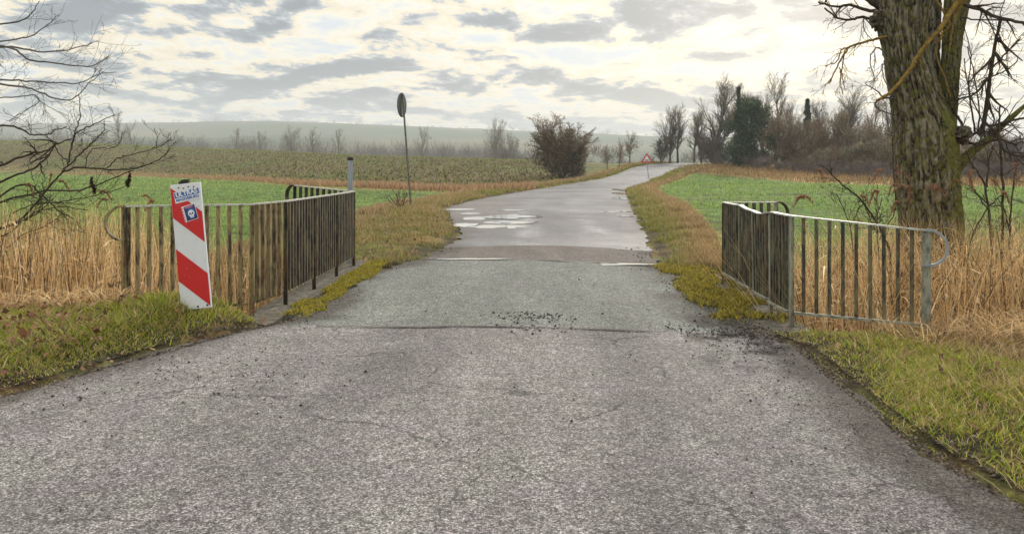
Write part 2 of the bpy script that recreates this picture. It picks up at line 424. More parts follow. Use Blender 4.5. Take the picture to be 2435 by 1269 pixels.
def crossfall(x, y): return -.034 * np.clip(x, 0, 2.6) * ss(y, 1, 5) * (1 - ss(y, 13, 22))
def road_z(x, y): return it(PROF, y) + crossfall(x, y)
def bridge_mask(y): return ss(y, 6.95, 7.7) * (1 - ss(y, 10.6, 11.5))
def ground_z(x, y):
    x, y = np.broadcast_arrays(np.asarray(x, float), np.asarray(y, float))
    z = it(PROF, y) + crossfall(x, y)
    ys_ = np.maximum(y, 1e-3); t = x / np.maximum(ys_, 5)
    a, c, zc = it(YSTRIP, t), it(YCREST, t), it(ZCREST, t)
    u = np.clip((y - a) / (c - a), 0, 1)
    rid = zc * u * (1.65 - .65 * u)
    past = np.clip((y - c) / 130, 0, 1)
    rid = np.where(y > c, zc - (zc + 4) * (past * past * (3 - 2 * past)), rid)
    w = ss(road_l(y) - x, .5, 12) * ss(y, 38, 46)
    z = z * (1 - w) + rid * w
    hill = it(HILL, t) * (.02 * ss(y, 330, 480) + .40 * ss(y, 450, 900) + .58 * ss(y, 850, 1420)) - 4 * ss(y, 200, 330) * (1 - ss(y, 330, 480))
    z = np.where(y > 300, hill * ss(y, 300, 420) + z * (1 - ss(y, 300, 420)), z)
    # stream bed under the bridge
    out = np.clip(np.maximum(road_l(y) - .45 - x, x - road_r(y) - .5), 0, 50)
    dip = np.maximum(ss(out, .05, .75), .0)
    inside = (x > road_l(y) - .5) & (x < road_r(y) + .6)
    bed = -1.35 * bridge_mask(y)
    wl = ss(np.abs(x), 30, 60)
    z = z + bed * (1 - wl) * np.where(inside, 1.0, 1.0)
    # verges: a little raised and uneven, falling away behind
    el = road_l(y) - x; er = x - road_r(y)
    e = np.maximum(el, er)
    near = (1 - ss(y, 6.9, 7.5))
    z = z + near * np.where(el > 0, (.03 + .15 * ss(y, 4, 6.2)) * ss(el, .02, .55), .03 * ss(er, .05, .6)) * (e > 0)
    z = z - near * .5 * ss(e, 2.9, 5.5)
    rough = (fbm(x * 1.3, y * 1.3, 0, 4) - .5) * .16 * ss(e, .1, .9)
    z = z + rough * (1 - ss(y, 120, 300))
    z = z + .10 * np.exp(-((x + 2.95) / .45) ** 2 - ((y - 6.6) / .3) ** 2) * (el > .05)
    vb = ss(y, 11.6, 13) * (1 - ss(y, 50, 70))
    z = z + vb * .07 * ss(e, .1, .6) * (1 - ss(e, 1.2, 2.2))
    z = z + (fbm(x / 60, y / 60, 0, 3) - .5) * 5 * ss(y, 400, 900)
    z = z - np.where((e < .12), .028, 0.0)
    return z

def axis(step, lim, grow, flat):
    a = [0.0]; s = step
    while a[-1] < lim:
        if a[-1] > flat: s *= grow
        a.append(a[-1] + s)
    return a
xs = axis(.11, 2100, 1.058, 5.2); xs = np.array([-q for q in reversed(xs[1:])] + xs)
ysn = axis(.11, 1900, 1.034, 15.5); ysn = np.array([-6, -4.5, -3, -2, -1] + ysn)
GX, GY = np.meshgrid(xs, ysn)
GZ = ground_z(GX, GY)
def lerp(a, b, w): return a * (1 - w[..., None]) + b * w[..., None]
def tram(x, y):
    t = x / np.maximum(y, 5); d = it(YSTRIP, t) - y; d = np.where(x < 0, d, 60 - (y + x * .25))
    r = np.zeros_like(np.asarray(d, float))
    for k in (8, 9.8, 24, 25.8, 40, 41.8): r = np.maximum(r, np.exp(-((d - k) / .28) ** 2))
    return r
def ground_col(x, y, z):
    n = fbm(x * .9, y * .9, 1.0, 4); nl = fbm(x * .12, y * .12, 5.0, 3); nf = fbm(x * 3.1, y * 3.1, 2.0, 3)
    A = lambda *c: np.array(c, float)
    col = np.zeros(x.shape + (3,)) + A(.13, .19, .055)
    col = lerp(col, np.zeros_like(col) + A(.10, .16, .05), ss(nl, .4, .6))
    # tramlines and rows in the young crop
    rows = ss(np.abs(((x * .8 + y * .35) / 9.0) % 1 - .5), .46, .49)
    col = lerp(col, np.zeros_like(col) + A(.06, .08, .035), rows * .6)
    el = road_l(y) - x; er = x - road_r(y)
    col = lerp(col, np.zeros_like(col) + A(.07, .065, .04), tram(x, y) * .8)
    verge = np.zeros_like(col) + A(.14, .145, .045)
    verge = lerp(verge, np.zeros_like(col) + A(.20, .15, .07), ss(n, .45, .62))
    verge = lerp(verge, np.zeros_like(col) + A(.05, .038, .026), ss(nf, .58, .72) * .8)
    fl, fr = it(FIELD_L, y) + (n - .5) * 1.2, it(FIELD_R, y) + (n - .5) * .9
    wv = np.maximum(ss(x - fl, -.35, .25), 0) * np.maximum(ss(fr - x, -.35, .25), 0)
    wv = np.where(y < 12, 1.0, wv)
    col = lerp(col, verge, wv)
    # straw edge between verge and crop
    st = np.exp(-((x - fr) / .35) ** 2) * (y > 12) * .7 + np.exp(-((x - fl) / .4) ** 2) * (y > 30) * .6
    col = lerp(col, np.zeros_like(col) + A(.36, .25, .12), np.clip(st, 0, 1))
    # ditch with dark soil
    col = lerp(col, np.zeros_like(col) + A(.05, .035, .02), bridge_mask(y) * ss(np.maximum(el, er), .2, .8))
    dirt = ss(np.maximum(el, er), .0, .12) * (1 - ss(np.maximum(el, er) + (n - .5) * .8, .2, .6)) * (y < 60)
    col = lerp(col, np.zeros_like(col) + A(.06, .048, .036), dirt * .85)
    pat = ss(fbm(x * 2.2, y * 2.2, 8, 4), .40, .52)
    col = lerp(col, np.zeros_like(col) + A(.085, .065, .04), (1 - pat) * (y < 7.5) * (np.maximum(el, er) > 0) * .8)
    # left: straw strip and ploughed slope
    t = x / np.maximum(y, 5); a, c = it(YSTRIP, t), it(YCREST, t)
    left = ((x < road_l(y) - 2) | (y > 100)) & (t < .10)
    s = (y - a) / (c - a) + (n - .5) * .02
    pl = np.zeros_like(col) + A(.13, .105, .06)
    pl = lerp(pl, np.zeros_like(col) + A(.085, .12, .04), ss(nl + (nf - .5) * .4, .45, .65) * .65)
    pl = lerp(pl, np.zeros_like(col) + A(.12, .14, .042), ss(s, .62, .95))
    col = lerp(col, pl, ss(s, 0, .02) * left)
    strip = np.exp(-((s - .0) / .035) ** 2) * left * (.45 + .55 * ss(n, .35, .55))
    col = lerp(col, np.zeros_like(col) + A(.40, .27, .15), np.clip(strip, 0, 1))
    # right: straw bank before the wood
    yb = it([(0, 90), (.18, 76), (.23, 68), (.35, 56), (.47, 52), (.7, 50)], t)
    bank = ss(y + (n - .5) * 6, yb - 2, yb + 3) * (t > .12) * (x > road_r(y) + 1.0) * (y < 160)
    sc = lerp(np.zeros_like(col) + A(.34, .23, .12), np.zeros_like(col) + A(.14, .12, .05), ss(nf, .5, .7))
    col = lerp(col, sc, bank)
    dk = np.exp(-((y - 37 - x * .10 + (n - .5) * 2) / .45) ** 2) * (x > 7.5) * (x < 22)
    col = lerp(col, np.zeros_like(col) + A(.06, .04, .03), dk * .85)
    # verge beside the far bend
    vb = np.exp(-(np.clip(el, 0, 99) / 2.2) ** 2) * (el > 0) * ss(y, 45, 60) * (y < 110)
    col = lerp(col, lerp(np.zeros_like(col) + A(.17, .16, .05), np.zeros_like(col) + A(.33, .22, .10), ss(nf, .42, .6)), vb)
    # distant slope in field patches
    f = ss(y, 300, 420)
    pn = vn(x / 260 + 3, y / 150); 
    hc = lerp(np.zeros_like(col) + A(.07, .085, .06), np.zeros_like(col) + A(.125, .12, .08), ss(pn, .45, .52))
    hc = lerp(hc, np.zeros_like(col) + A(.05, .08, .045), ss(vn(x / 340, y / 120 + 7), .6, .66))
    hc = lerp(hc, np.zeros_like(col) + A(.05, .06, .04), ss(y, 1340, 1400))
    return lerp(col, hc, f)
def grid_mesh(name, X, Y, Z, mat, col, extra=None):
    ny, nx = X.shape
    V = np.stack([X, Y, Z], -1).reshape(-1, 3)
    i = np.arange(ny * nx).reshape(ny, nx)
    F = np.stack([i[:-1, :-1], i[:-1, 1:], i[1:, 1:], i[1:, :-1]], -1).reshape(-1, 4)
    me = mesh_np(name, V, F, mat, col.reshape(-1, 3), smooth=True)
    if extra is not None:
        a = me.color_attributes.new('Wet', 'FLOAT_COLOR', 'POINT')
        c = np.zeros((len(V), 4), np.float32); c[:, 0] = extra.ravel(); c[:, 3] = 1; a.data.foreach_set('color', c.ravel())
    return me
gnd = link('ground', grid_mesh('ground', GX, GY, GZ, M['ground'], ground_col(GX, GY, GZ)))
tag(gnd, 'fields and verges on both sides of the lane, green crop and ploughed slope', 'ground', kind='structure')

# ------------------------------------------------------------------ the road
def road_rows():
    a = [-5.0]; 
    while a[-1] < 15: a.append(a[-1] + .07)
    s = .07
    while a[-1] < 84: s *= 1.02; a.append(a[-1] + min(s, 1.0))
    return np.array(a)
ry = road_rows(); nu = 110
L = np.stack([road_l(ry), ry], -1); R_ = np.stack([road_r(ry), ry], -1)
# beyond the bend the rows swing round to the right
L2 = np.array([(11.7, 84.5), (13.8, 90), (16, 94), (19.5, 97.5), (26, 99), (40, 99), (60, 97)]); R2 = np.array([(16.9, 84), (18.2, 86), (19.5, 87.5), (22, 89), (27, 90.5), (40, 91), (60, 90)])
L = np.concatenate([L, L2]); R_ = np.concatenate([R_, R2])
k = np.array([(1.0 if y > 0 else 1) for y in L[:, 1]])
u = np.linspace(0, 1, nu)
RX = L[:, None, 0] * (1 - u) + R_[:, None, 0] * u
RY = L[:, None, 1] * (1 - u) + R_[:, None, 1] * u
jit = (fbm(RX * 2.2, RY * 2.2, 3, 4) - .5)
edge = np.minimum(u, 1 - u)[None, :]
sgn = np.where(u < .5, 1, -1)[None, :]
RX = RX + jit * .30 * (1 - ss(edge, 0, .12)) * sgn
RZ = road_z(RX, RY) + (fbm(RX * 1.6, RY * 1.1, 9, 4) - .5) * .030 * ss(RY, 13, 16) * (1 - ss(RY, 30, 38)) * (1 - .6 * ss(RX, .5, 1.5)) + (fbm(RX * .8, RY * .8, 9, 3) - .5) * .008
def road_col(x, y):
    A = lambda *c: np.array(c, float); z0 = np.zeros(x.shape + (3,))
    n = fbm(x * 1.5, y * 1.5, 4, 4); nf = fbm(x * 6, y * 6, 4, 4); nb = fbm(x * .5, y * .5, 6, 3)
    col = z0 + A(.262, .250, .250)
    wt = np.exp(-((np.abs(x + .25) - .85) / .32) ** 2); col = lerp(col, z0 + A(.185, .178, .178), wt * (.45 + .5 * ss(n, .4, .6)))
    wc = np.exp(-((x + .25) / .3) ** 2); col = lerp(col, z0 + A(.285, .272, .27), wc * .7)
    right = ss(x - (.9 + .12 * y) + (n - .5) * 1.6, 0, 1.2) * (y < 6.9)
    col = lerp(col, z0 + A(.225, .20, .195), right * .8)
    br = ss(y + (nf - .5) * .1, 6.88, 6.95) * (1 - ss(y, 11.70, 11.78))
    col = lerp(col, z0 + A(.215, .23, .215), br)
    seam = 13.55 + .35 * np.cos((x - .3) * 1.1)
    rd = ss(y, 11.72, 11.8) * (1 - ss(y + (n - .5) * .3, seam, seam + .12))
    col = lerp(col, z0 + A(.165, .142, .132), rd)
    far = ss(y + (n - .5) * .3, seam, seam + .12)
    fc = lerp(z0 + A(.12, .122, .142), z0 + A(.165, .17, .185), ss(nb, .4, .62))
    c0 = (road_l(y) + road_r(y)) / 2 + .25
    tr = np.exp(-((np.abs(x - c0) - .78) / .30) ** 2) * ss(n, .35, .6)
    fc = lerp(fc, z0 + A(.34, .34, .36), tr * (1 - ss(y, 22, 40)) * .75)
    patch = ss(y, 30, 31) * (1 - ss(y, 34, 40)) * ss(x, 1.0, 1.1) * (1 - ss(x, 2.6, 2.7))
    fc = lerp(fc, z0 + A(.15, .17, .19), patch * .5)
    fc = lerp(fc, z0 + A(.14, .12, .13), ss(fbm(x * .25, y * 2.0, 2, 3), .56, .66) * .45 * (y < 55))
    # muddy margin at the left where water stands
    mm = ss(-.2 - x + (n - .5) * 1.8, 0, .9) * ss(y, 15, 19) * (1 - ss(y, 33, 38))
    fc = lerp(fc, z0 + A(.12, .095, .09), mm * .8)
    col = lerp(col, fc, far)
    e = np.minimum(x - road_l(y), road_r(y) - x)
    d = (1 - ss(e + (n - .5) * .9, .0, .42)) * (y < 80)
    col = lerp(col, z0 + A(.065, .052, .042), d * .8)
    d2 = ss(nf, .5, .6) * np.exp(-((x - 1.75) / .5) ** 2 - ((y - 6.6) / .9) ** 2)
    col = lerp(col, z0 + A(.04, .034, .028), np.clip(d2 * 1.3, 0, 1))
    # cracks
    wet = far * .85 * (.6 + .6 * (nb - .2)) + mm * .25
    return col, np.clip(wet, 0, 1)
rc, wet = road_col(RX, RY)
road = link('road', grid_mesh('road', RX, RY, RZ, M['road'], rc, wet))
tag(road, 'narrow worn asphalt lane crossing the bridge and bending right', 'road', kind='structure')

def joint(y0, x0, x1, wmax, seed, slope=0.0):
    n = 120; xx = np.linspace(x0, x1, n); r = fbm(xx * 3, np.full(n, seed * 3.7), 0, 4)
    yy = y0 + (fbm(xx * 1.6, np.full(n, seed * 9.1), 1, 4) - .5) * .12 + slope * (xx - x0)
    w = np.clip(wmax * (r * 2.2 - .45), .002, None)
    Z = lambda q: road_z(xx, q) + .009
    V = np.concatenate([np.stack([xx, yy - w, Z(yy - w)], -1), np.stack([xx, yy + w, Z(yy + w)], -1)])
    i = np.arange(n - 1); F = np.stack([i, i + 1, i + 1 + n, i + n], -1)
    o = link('road_joint', mesh_np('road_joint', V, F, M['mud'])); tag(o, kind='structure')
    return o
tag(joint(6.86, -1.9, 1.9, .022, 1.0, -.02), 'cracked joint across the road at the near end of the bridge', 'joint')
tag(joint(11.72, -1.7, 1.9, .035, 2.0, -.04), 'cracked joint across the road at the far end of the bridge', 'joint')

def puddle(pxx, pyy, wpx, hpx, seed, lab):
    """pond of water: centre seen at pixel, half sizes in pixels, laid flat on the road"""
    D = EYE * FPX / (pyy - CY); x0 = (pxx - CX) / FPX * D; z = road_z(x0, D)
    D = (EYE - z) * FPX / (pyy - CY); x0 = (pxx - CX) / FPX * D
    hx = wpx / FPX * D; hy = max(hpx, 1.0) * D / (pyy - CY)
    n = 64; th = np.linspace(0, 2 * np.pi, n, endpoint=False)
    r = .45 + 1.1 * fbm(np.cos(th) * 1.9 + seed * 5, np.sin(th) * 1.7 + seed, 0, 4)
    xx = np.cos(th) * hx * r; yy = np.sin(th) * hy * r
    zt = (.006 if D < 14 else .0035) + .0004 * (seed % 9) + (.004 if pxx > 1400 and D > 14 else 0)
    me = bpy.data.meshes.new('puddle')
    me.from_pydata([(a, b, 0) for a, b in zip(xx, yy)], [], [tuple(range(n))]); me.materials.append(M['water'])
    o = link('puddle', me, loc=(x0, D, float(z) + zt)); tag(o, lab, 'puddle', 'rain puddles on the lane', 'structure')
PUD = [(1090, 498, 34, 2.2, 'puddle on the left margin farthest left below the round sign'),
       (1118, 508, 22, 1.8, 'small puddle on the muddy left margin second from the verge'),
       (1124, 519, 28, 3.0, 'puddle beside the verge in front of the round sign'),
       (1213, 500, 30, 1.6, 'thin puddle farthest back in the left wheel track'),
       (1205, 515, 45, 4.2, 'wide puddle in the middle of the left puddle cluster'),
       (1245, 515, 34, 2.6, 'puddle reaching furthest towards the middle of the road'),
       (1215, 529, 52, 3.6, 'broad puddle in the left lane near the front of the cluster'),
       (1105, 535, 24, 4.0, 'front left puddle touching the grass verge'),
       (1180, 539, 72, 3.0, 'long front puddle of the left cluster'),
       (1462, 504, 40, 1.5, 'thin streak of water on the right wheel track'),
       (1492, 514, 20, 1.8, 'small puddle at the right road edge'),
       (1472, 451, 13, 2.2, 'farthest puddle at the right verge'),
       (1474, 460, 14, 2.4, 'middle of three puddles at the right verge'),
       (1474, 471, 15, 3.4, 'nearest of three puddles at the right verge'),
       (1125, 617, 75, 2.0, 'water lying in the far bridge joint on the left'),
       (1478, 629, 88, 2.0, 'water lying in the far bridge joint on the right')]
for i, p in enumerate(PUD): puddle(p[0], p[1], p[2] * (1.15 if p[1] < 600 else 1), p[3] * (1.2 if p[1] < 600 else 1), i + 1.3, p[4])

# stream and bridge
st = MB(); st.poly([(-30, 7.4, -1.18), (30, 7.4, -1.18), (30, 10.8, -1.18), (-30, 10.8, -1.18)])
tag(st.build('stream', M['stream']), 'dark stream hidden in the reeds under the bridge', 'stream', kind='structure')
bd = MB()
bd.box((-.22, 9.3, -.24), (5.05, 4.75, .32))
bdo = bd.build('bridge', M['concrete']); tag(bdo, 'low concrete slab bridge carrying the lane over the ditch', 'bridge')
def beam(x0, x1, y0, y1, zt, h):
    n = 46; V = []; ys2 = np.linspace(y0, y1, n)
    b = MB()
    for i in range(n - 1):
        pass
    for sgn2 in (0,):
        xs2 = np.linspace(x0, x1, 5)
        X, Y = np.meshgrid(xs2, ys2)
        Zt = zt + (fbm(X * 5, Y * 5, 2, 4) - .5) * .035
        Zt[:, 0] -= .012; Zt[:, -1] -= .012
        V = np.stack([X, Y, Zt], -1).reshape(-1, 3).tolist()
    def idx(i, j): return i * 5 + j
    F = [(idx(i, j), idx(i, j + 1), idx(i + 1, j + 1), idx(i + 1, j)) for i in range(n - 1) for j in range(4)]
    base = len(V)
    for i in range(n): V += [(x0, ys2[i], zt - h), (x1, ys2[i], zt - h)]
    for i in range(n - 1):
        F.append((idx(i, 0), idx(i + 1, 0), base + 2 * i + 2, base + 2 * i))
        F.append((idx(i, 4), base + 2 * i + 1, base + 2 * i + 3, idx(i + 1, 4)))
    F.append((idx(0, 0), base, base + 1, idx(0, 4), idx(0, 3), idx(0, 2), idx(0, 1)))
    F.append((idx(n - 1, 0), idx(n - 1, 1), idx(n - 1, 2), idx(n - 1, 3), idx(n - 1, 4), base + 2 * n - 1, base + 2 * n - 2))
    me = bpy.data.meshes.new('edge_beam'); me.from_pydata(V, [], F); me.materials.append(M['concrete']); me.update()
    return link('edge_beam', me, bdo)
beam(-2.72, -2.36, 6.95, 11.6, .012, .34)
beam(2.12, 2.50, 6.98, 11.3, -.075, .30)

# ------------------------------------------------------------------ blades: grass, moss, reeds
def blades(name, P, h, w, lean, col, mat, rng, segs=2, curve=.6, droop=0.0):
    """ribbons rooted at P (n,3): segs+1 levels narrowing to a tip"""
    n = len(P); az = rng.uniform(0, 2 * np.pi, n); face = rng.uniform(0, np.pi, n)
    d = np.stack([np.cos(az), np.sin(az)], -1) * lean[:, None]
    s = np.stack([np.cos(face), np.sin(face), np.zeros(n)], -1)
    V = []; 
    for k in range(segs + 1):
        t = k / segs
        c = P + np.concatenate([d * (t ** (1 + curve))[None] if False else d * (t ** (1 + curve)) * h[:, None], (h * (t - droop * t * t))[:, None]], 1)
        ww = (w * (1 - t * .75))[:, None] * .5
        if k < segs: V += [c - s * ww, c + s * ww]
        else: V += [c]
    V = np.stack(V, 1)                      # n, 2*segs+1, 3
    m = 2 * segs + 1; base = np.arange(n)[:, None] * m
    T = []
    for k in range(segs - 1):
        a = 2 * k
        T += [[a, a + 1, a + 3], [a, a + 3, a + 2]]
    a = 2 * (segs - 1); T += [[a, a + 1, a + 2]]
    F = (base[:, None, :] + np.array(T)[None]).reshape(-1, 3)
    tv = np.repeat(np.arange(m) // 2 / segs, 1)
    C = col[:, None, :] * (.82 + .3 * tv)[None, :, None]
    return V.reshape(-1, 3), F, C.reshape(-1, 3)
def merge(parts):
    V, F, C = [], [], []; o = 0
    for v, f, c in parts: V.append(v); F.append(f + o); C.append(c); o += len(v)
    return np.concatenate(V), np.concatenate(F), np.concatenate(C)
def pick(rng, n, pal, wts):
    pal = np.array(pal, float); i = rng.choice(len(pal), n, p=np.array(wts) / sum(wts))
    return pal[i] * rng.uniform(.7, 1.35, (n, 1))
GREEN = [(.27, .38, .04), (.44, .47, .05), (.13, .22, .04), (.46, .42, .12), (.60, .47, .25), (.42, .38, .05)]

def scatter(rng, n, x0, x1, y0, y1, ok):
    X = rng.uniform(x0, x1, n); Y = rng.uniform(y0, y1, n); k = ok(X, Y) > rng.uniform(0, 1, n)
    X, Y = X[k], Y[k]; return np.stack([X, Y, ground_z(X, Y)], -1)

def verge_near(side, seed):
    rng = rngn(seed); parts = []
    if side == 'l':
        ok = lambda x, y: ss(road_l(y) - x + (fbm(x * 2, y * 2, 3, 3) - .5) * .35, .0, .16) * (x > -7.5) * (.28 + .72 * ss(fbm(x * 2.2, y * 2.2, 8, 4), .38, .54))
        P = scatter(rng, 230000, -7.5, -2.2, 2.6, 7.5, ok)
    else:
        ok = lambda x, y: ss(x - road_r(y) + (fbm(x * 2, y * 2, 3, 3) - .5) * .35, .0, .16) * (.28 + .72 * ss(fbm(x * 2.2, y * 2.2, 8, 4), .38, .54)) * (y + .3 * (x - 2.2) < 7.3)
        P = scatter(rng, 200000, 1.9, 6.2, 2.2, 7.4, ok)
    n = len(P); pn = fbm(P[:, 0] * 1.4, P[:, 1] * 1.4, 0, 3)
    c = pick(rng, n, GREEN, [3, 3, 2, 2, 1.6, 2]); st_ = pick(rng, n, [(.62, .47, .27), (.42, .29, .14), (.22, .14, .08)], [2, 2, 1])
    back = (np.maximum(road_l(P[:, 1]) - P[:, 0], P[:, 0] - road_r(P[:, 1])))
    k = (rng.uniform(0, 1, n) < .10 + .75 * ss(back + (pn - .5) * 2.4, 1.15, 2.1)); c[k] = st_[k]
    h = rng.uniform(.012, .055, n) * (.6 + 1.1 * pn) * (.35 + .65 * ss(back, .05, .5)); h[k] *= 1.7
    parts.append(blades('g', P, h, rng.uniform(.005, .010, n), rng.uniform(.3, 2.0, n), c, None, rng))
    if side == 'l':      # ranker tufts round the foot of the warning board and the railing
        m = 1300; X = rng.normal(-2.95, .35, m); Y = rng.normal(6.5, .14, m); kk = X < road_l(Y) - .1; X, Y = X[kk], Y[kk]; m = len(X)
        parts.append(blades('g', np.stack([X, Y, ground_z(X, Y)], -1), rng.uniform(.04, .11, m), rng.uniform(.005, .009, m), rng.uniform(.2, 1.0, m), pick(rng, m, GREEN, [3, 3, 2, 2, 1.2, 2]), None, rng))
    # long loose straws lying across
    m = 900; i = rng.choice(n, m); h2 = rng.uniform(.12, .34, m)
    parts.append(blades('g', P[i] + [0, 0, .02], h2 * .5, np.full(m, .006), rng.uniform(1.0, 3.2, m), pick(rng, m, [(.48, .36, .20), (.40, .27, .12)], [1, 1]), None, rng, 3, .3, .5))
    return merge(parts)
V, F, C = verge_near('l', 11)
tag(link('grass', mesh_np('grass', V, F, M['grass'], C)), 'short yellow-green grass bank on the left in front of the reeds', 'grass', kind='stuff')
V, F, C = verge_near('r', 12)
tag(link('grass', mesh_np('grass', V, F, M['grass'], C)), 'short yellow-green grass bank on the right beside the road', 'grass', kind='stuff')

def verge_far(seed):
    rng = rngn(seed); parts = []
    for side in (0, 1):
        for (y0, y1, N, hh, ww) in ((11.2, 20, 26000, .075, .010), (20, 36, 22000, .10, .018), (36, 66, 16000, .14, .035), (66, 95, 9000, .2, .06)):
            Y = rng.uniform(y0, y1, N); u = rng.uniform(0, 1, N)
            a, b = (it(FIELD_L, Y), road_l(Y)) if side == 0 else (road_r(Y), it(FIELD_R, Y))
            u = u * 1.1 - (.1 if side == 0 else 0)
            X = a + (b - a) * u
            e = np.where(side == 0, road_l(Y) - X, X - road_r(Y))
            n1 = fbm(X * 1.1, Y * 1.1, 1, 3)
            k = (rng.uniform(0, 1, N) < ss(e + (n1 - .5) * .7, .02, .35)) & (rng.uniform(0, 1, N) < .3 + .9 * ss(n1, .35, .6))
            X, Y, e, n1 = X[k], Y[k], e[k], n1[k]; n = len(X)
            P = np.stack([X, Y, ground_z(X, Y)], -1)
            c = pick(rng, n, [(.24, .27, .05), (.30, .29, .06), (.16, .20, .04), (.36, .28, .12), (.09, .065, .04)], [4, 3, 3, 1.5, 1])
            sw = .45 if side else .35
            edge = np.abs(X - (it(FIELD_R, Y) if side else it(FIELD_L, Y)))
            kk = rng.uniform(0, 1, n) < .8 * np.exp(-(edge / .5) ** 2) + .10 + (.28 if side == 0 and y0 < 30 else 0)
            s2 = pick(rng, n, [(.48, .35, .19), (.34, .24, .12), (.20, .12, .07)], [2, 2, 1]); c[kk] = s2[kk]
            h = rng.uniform(.5, 1.3, n) * hh * (.6 + .9 * n1); h[kk] *= 1.5
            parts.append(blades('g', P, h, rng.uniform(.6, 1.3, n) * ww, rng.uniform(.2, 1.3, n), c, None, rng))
    return merge(parts)
V, F, C = verge_far(13)
tag(link('grass', mesh_np('grass', V, F, M['grass'], C)), 'olive and straw coloured verge grass beyond the bridge along both road edges', 'grass', kind='stuff')

def crop(seed):
    rng = rngn(seed); parts = []
    for side, x0, x1, y0, y1, N, hh, ww in ((0, -22, -3, 11, 30, 45000, .10, .014), (0, -60, 0, 30, 72, 42000, .13, .035), (0, -90, -25, 60, 126, 16000, .2, .08),
                                            (1, 2.5, 16, 11.4, 26, 42000, .09, .014), (1, 4, 34, 26, 58, 36000, .12, .035), (1, 9, 45, 45, 76, 10000, .15, .06)):
        X = rng.uniform(x0, x1, N); Y = rng.uniform(y0, y1, N)
        if side == 0: ok = (X < it(FIELD_L, Y) - .1) & (Y < it(YSTRIP, X / Y) - .5) & (X / Y > -.75)
        else: ok = (X > it(FIELD_R, Y) + .1) & (Y < it([(0, 90), (.18, 76), (.23, 68), (.35, 56), (.47, 52), (.7, 50)], X / Y) - 1)
        n1 = fbm(X * .5, Y * .5, 1, 3); ok &= rng.uniform(0, 1, N) > tram(X, Y) * 1.2; ok &= rng.uniform(0, 1, N) < .25 + 1.0 * ss(n1, .3, .6)
        X, Y = X[ok], Y[ok]; n = len(X); P = np.stack([X, Y, ground_z(X, Y)], -1)
        c = pick(rng, n, [(.24, .38, .09), (.33, .47, .13), (.11, .20, .06), (.42, .43, .16)], [3, 3, 2, 1])
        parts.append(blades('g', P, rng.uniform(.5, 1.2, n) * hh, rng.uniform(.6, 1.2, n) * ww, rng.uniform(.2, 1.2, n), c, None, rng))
    return merge(parts)
V, F, C = crop(14)
tag(link('crop', mesh_np('crop', V, F, M['grass'], C)), 'young green winter crop in the fields on both sides of the lane', 'crop', kind='stuff')

def bank_straw(seed):
    """tall dead grass in front of the wood and along the ploughed slope"""
    rng = rngn(seed); parts = []
    N = 26000; X = rng.uniform(11, 55, N); Y = rng.uniform(48, 92, N); t = X / Y
    yb = it([(0, 90), (.18, 76), (.23, 68), (.35, 56), (.47, 52), (.7, 50)], t)
    ok = (Y > yb) & (Y < yb + 18) & (X > road_r(Y) + .8)
    X, Y = X[ok], Y[ok]; n = len(X); P = np.stack([X, Y, ground_z(X, Y)], -1)
    parts.append(blades('g', P, rng.uniform(.2, .65, n), rng.uniform(.03, .08, n), rng.uniform(.1, .8, n), pick(rng, n, [(.40, .28, .15), (.30, .20, .10), (.20, .16, .06)], [3, 2, 1]), None, rng))
    N = 16000; t = rng.uniform(-.72, .0, N); y = it(YSTRIP, t) + rng.normal(0, 1, N) * (.5 + it(YSTRIP, t) * .008); X = t * y
    P = np.stack([X, y, ground_z(X, y)], -1)
    parts.append(blades('g', P, rng.uniform(.12, .5, N), rng.uniform(.03, .09, N), rng.uniform(.1, .8, N), pick(rng, N, [(.44, .29, .17), (.32, .20, .11)], [3, 2]), None, rng))
    # uneven stubble and weeds on the ploughed slope
    N = 42000; t = rng.uniform(-.72, .06, N); a, c_ = it(YSTRIP, t), it(YCREST, t); y = a + (c_ - a) * rng.uniform(0, 1.02, N) ** 1.3; X = t * y
    ok = X < road_l(y) - 3; X, y, t = X[ok], y[ok], t[ok]; N = len(X); fr = (y - it(YSTRIP, t)) / (it(YCREST, t) - it(YSTRIP, t))
    P = np.stack([X, y, ground_z(X, y)], -1); cc = pick(rng, N, [(.20, .165, .09), (.15, .17, .05), (.27, .21, .13), (.045, .038, .025)], [3, 3, 2, 3])
    g2 = pick(rng, N, [(.28, .30, .07), (.20, .24, .06)], [1, 1]); k2 = rng.uniform(0, 1, N) < .15 + .6 * ss(fr, .55, .95); cc[k2] = g2[k2]
    parts.append(blades('g', P, rng.uniform(.06, .26, N), rng.uniform(.05, .16, N), rng.uniform(.2, 1.4, N), cc, None, rng))
    return merge(parts)
V, F, C = bank_straw(15)
tag(link('dead_grass', mesh_np('dead_grass', V, F, M['grass'], C)), 'straw coloured dead grass along the field edges and before the wood', 'grass', kind='stuff')

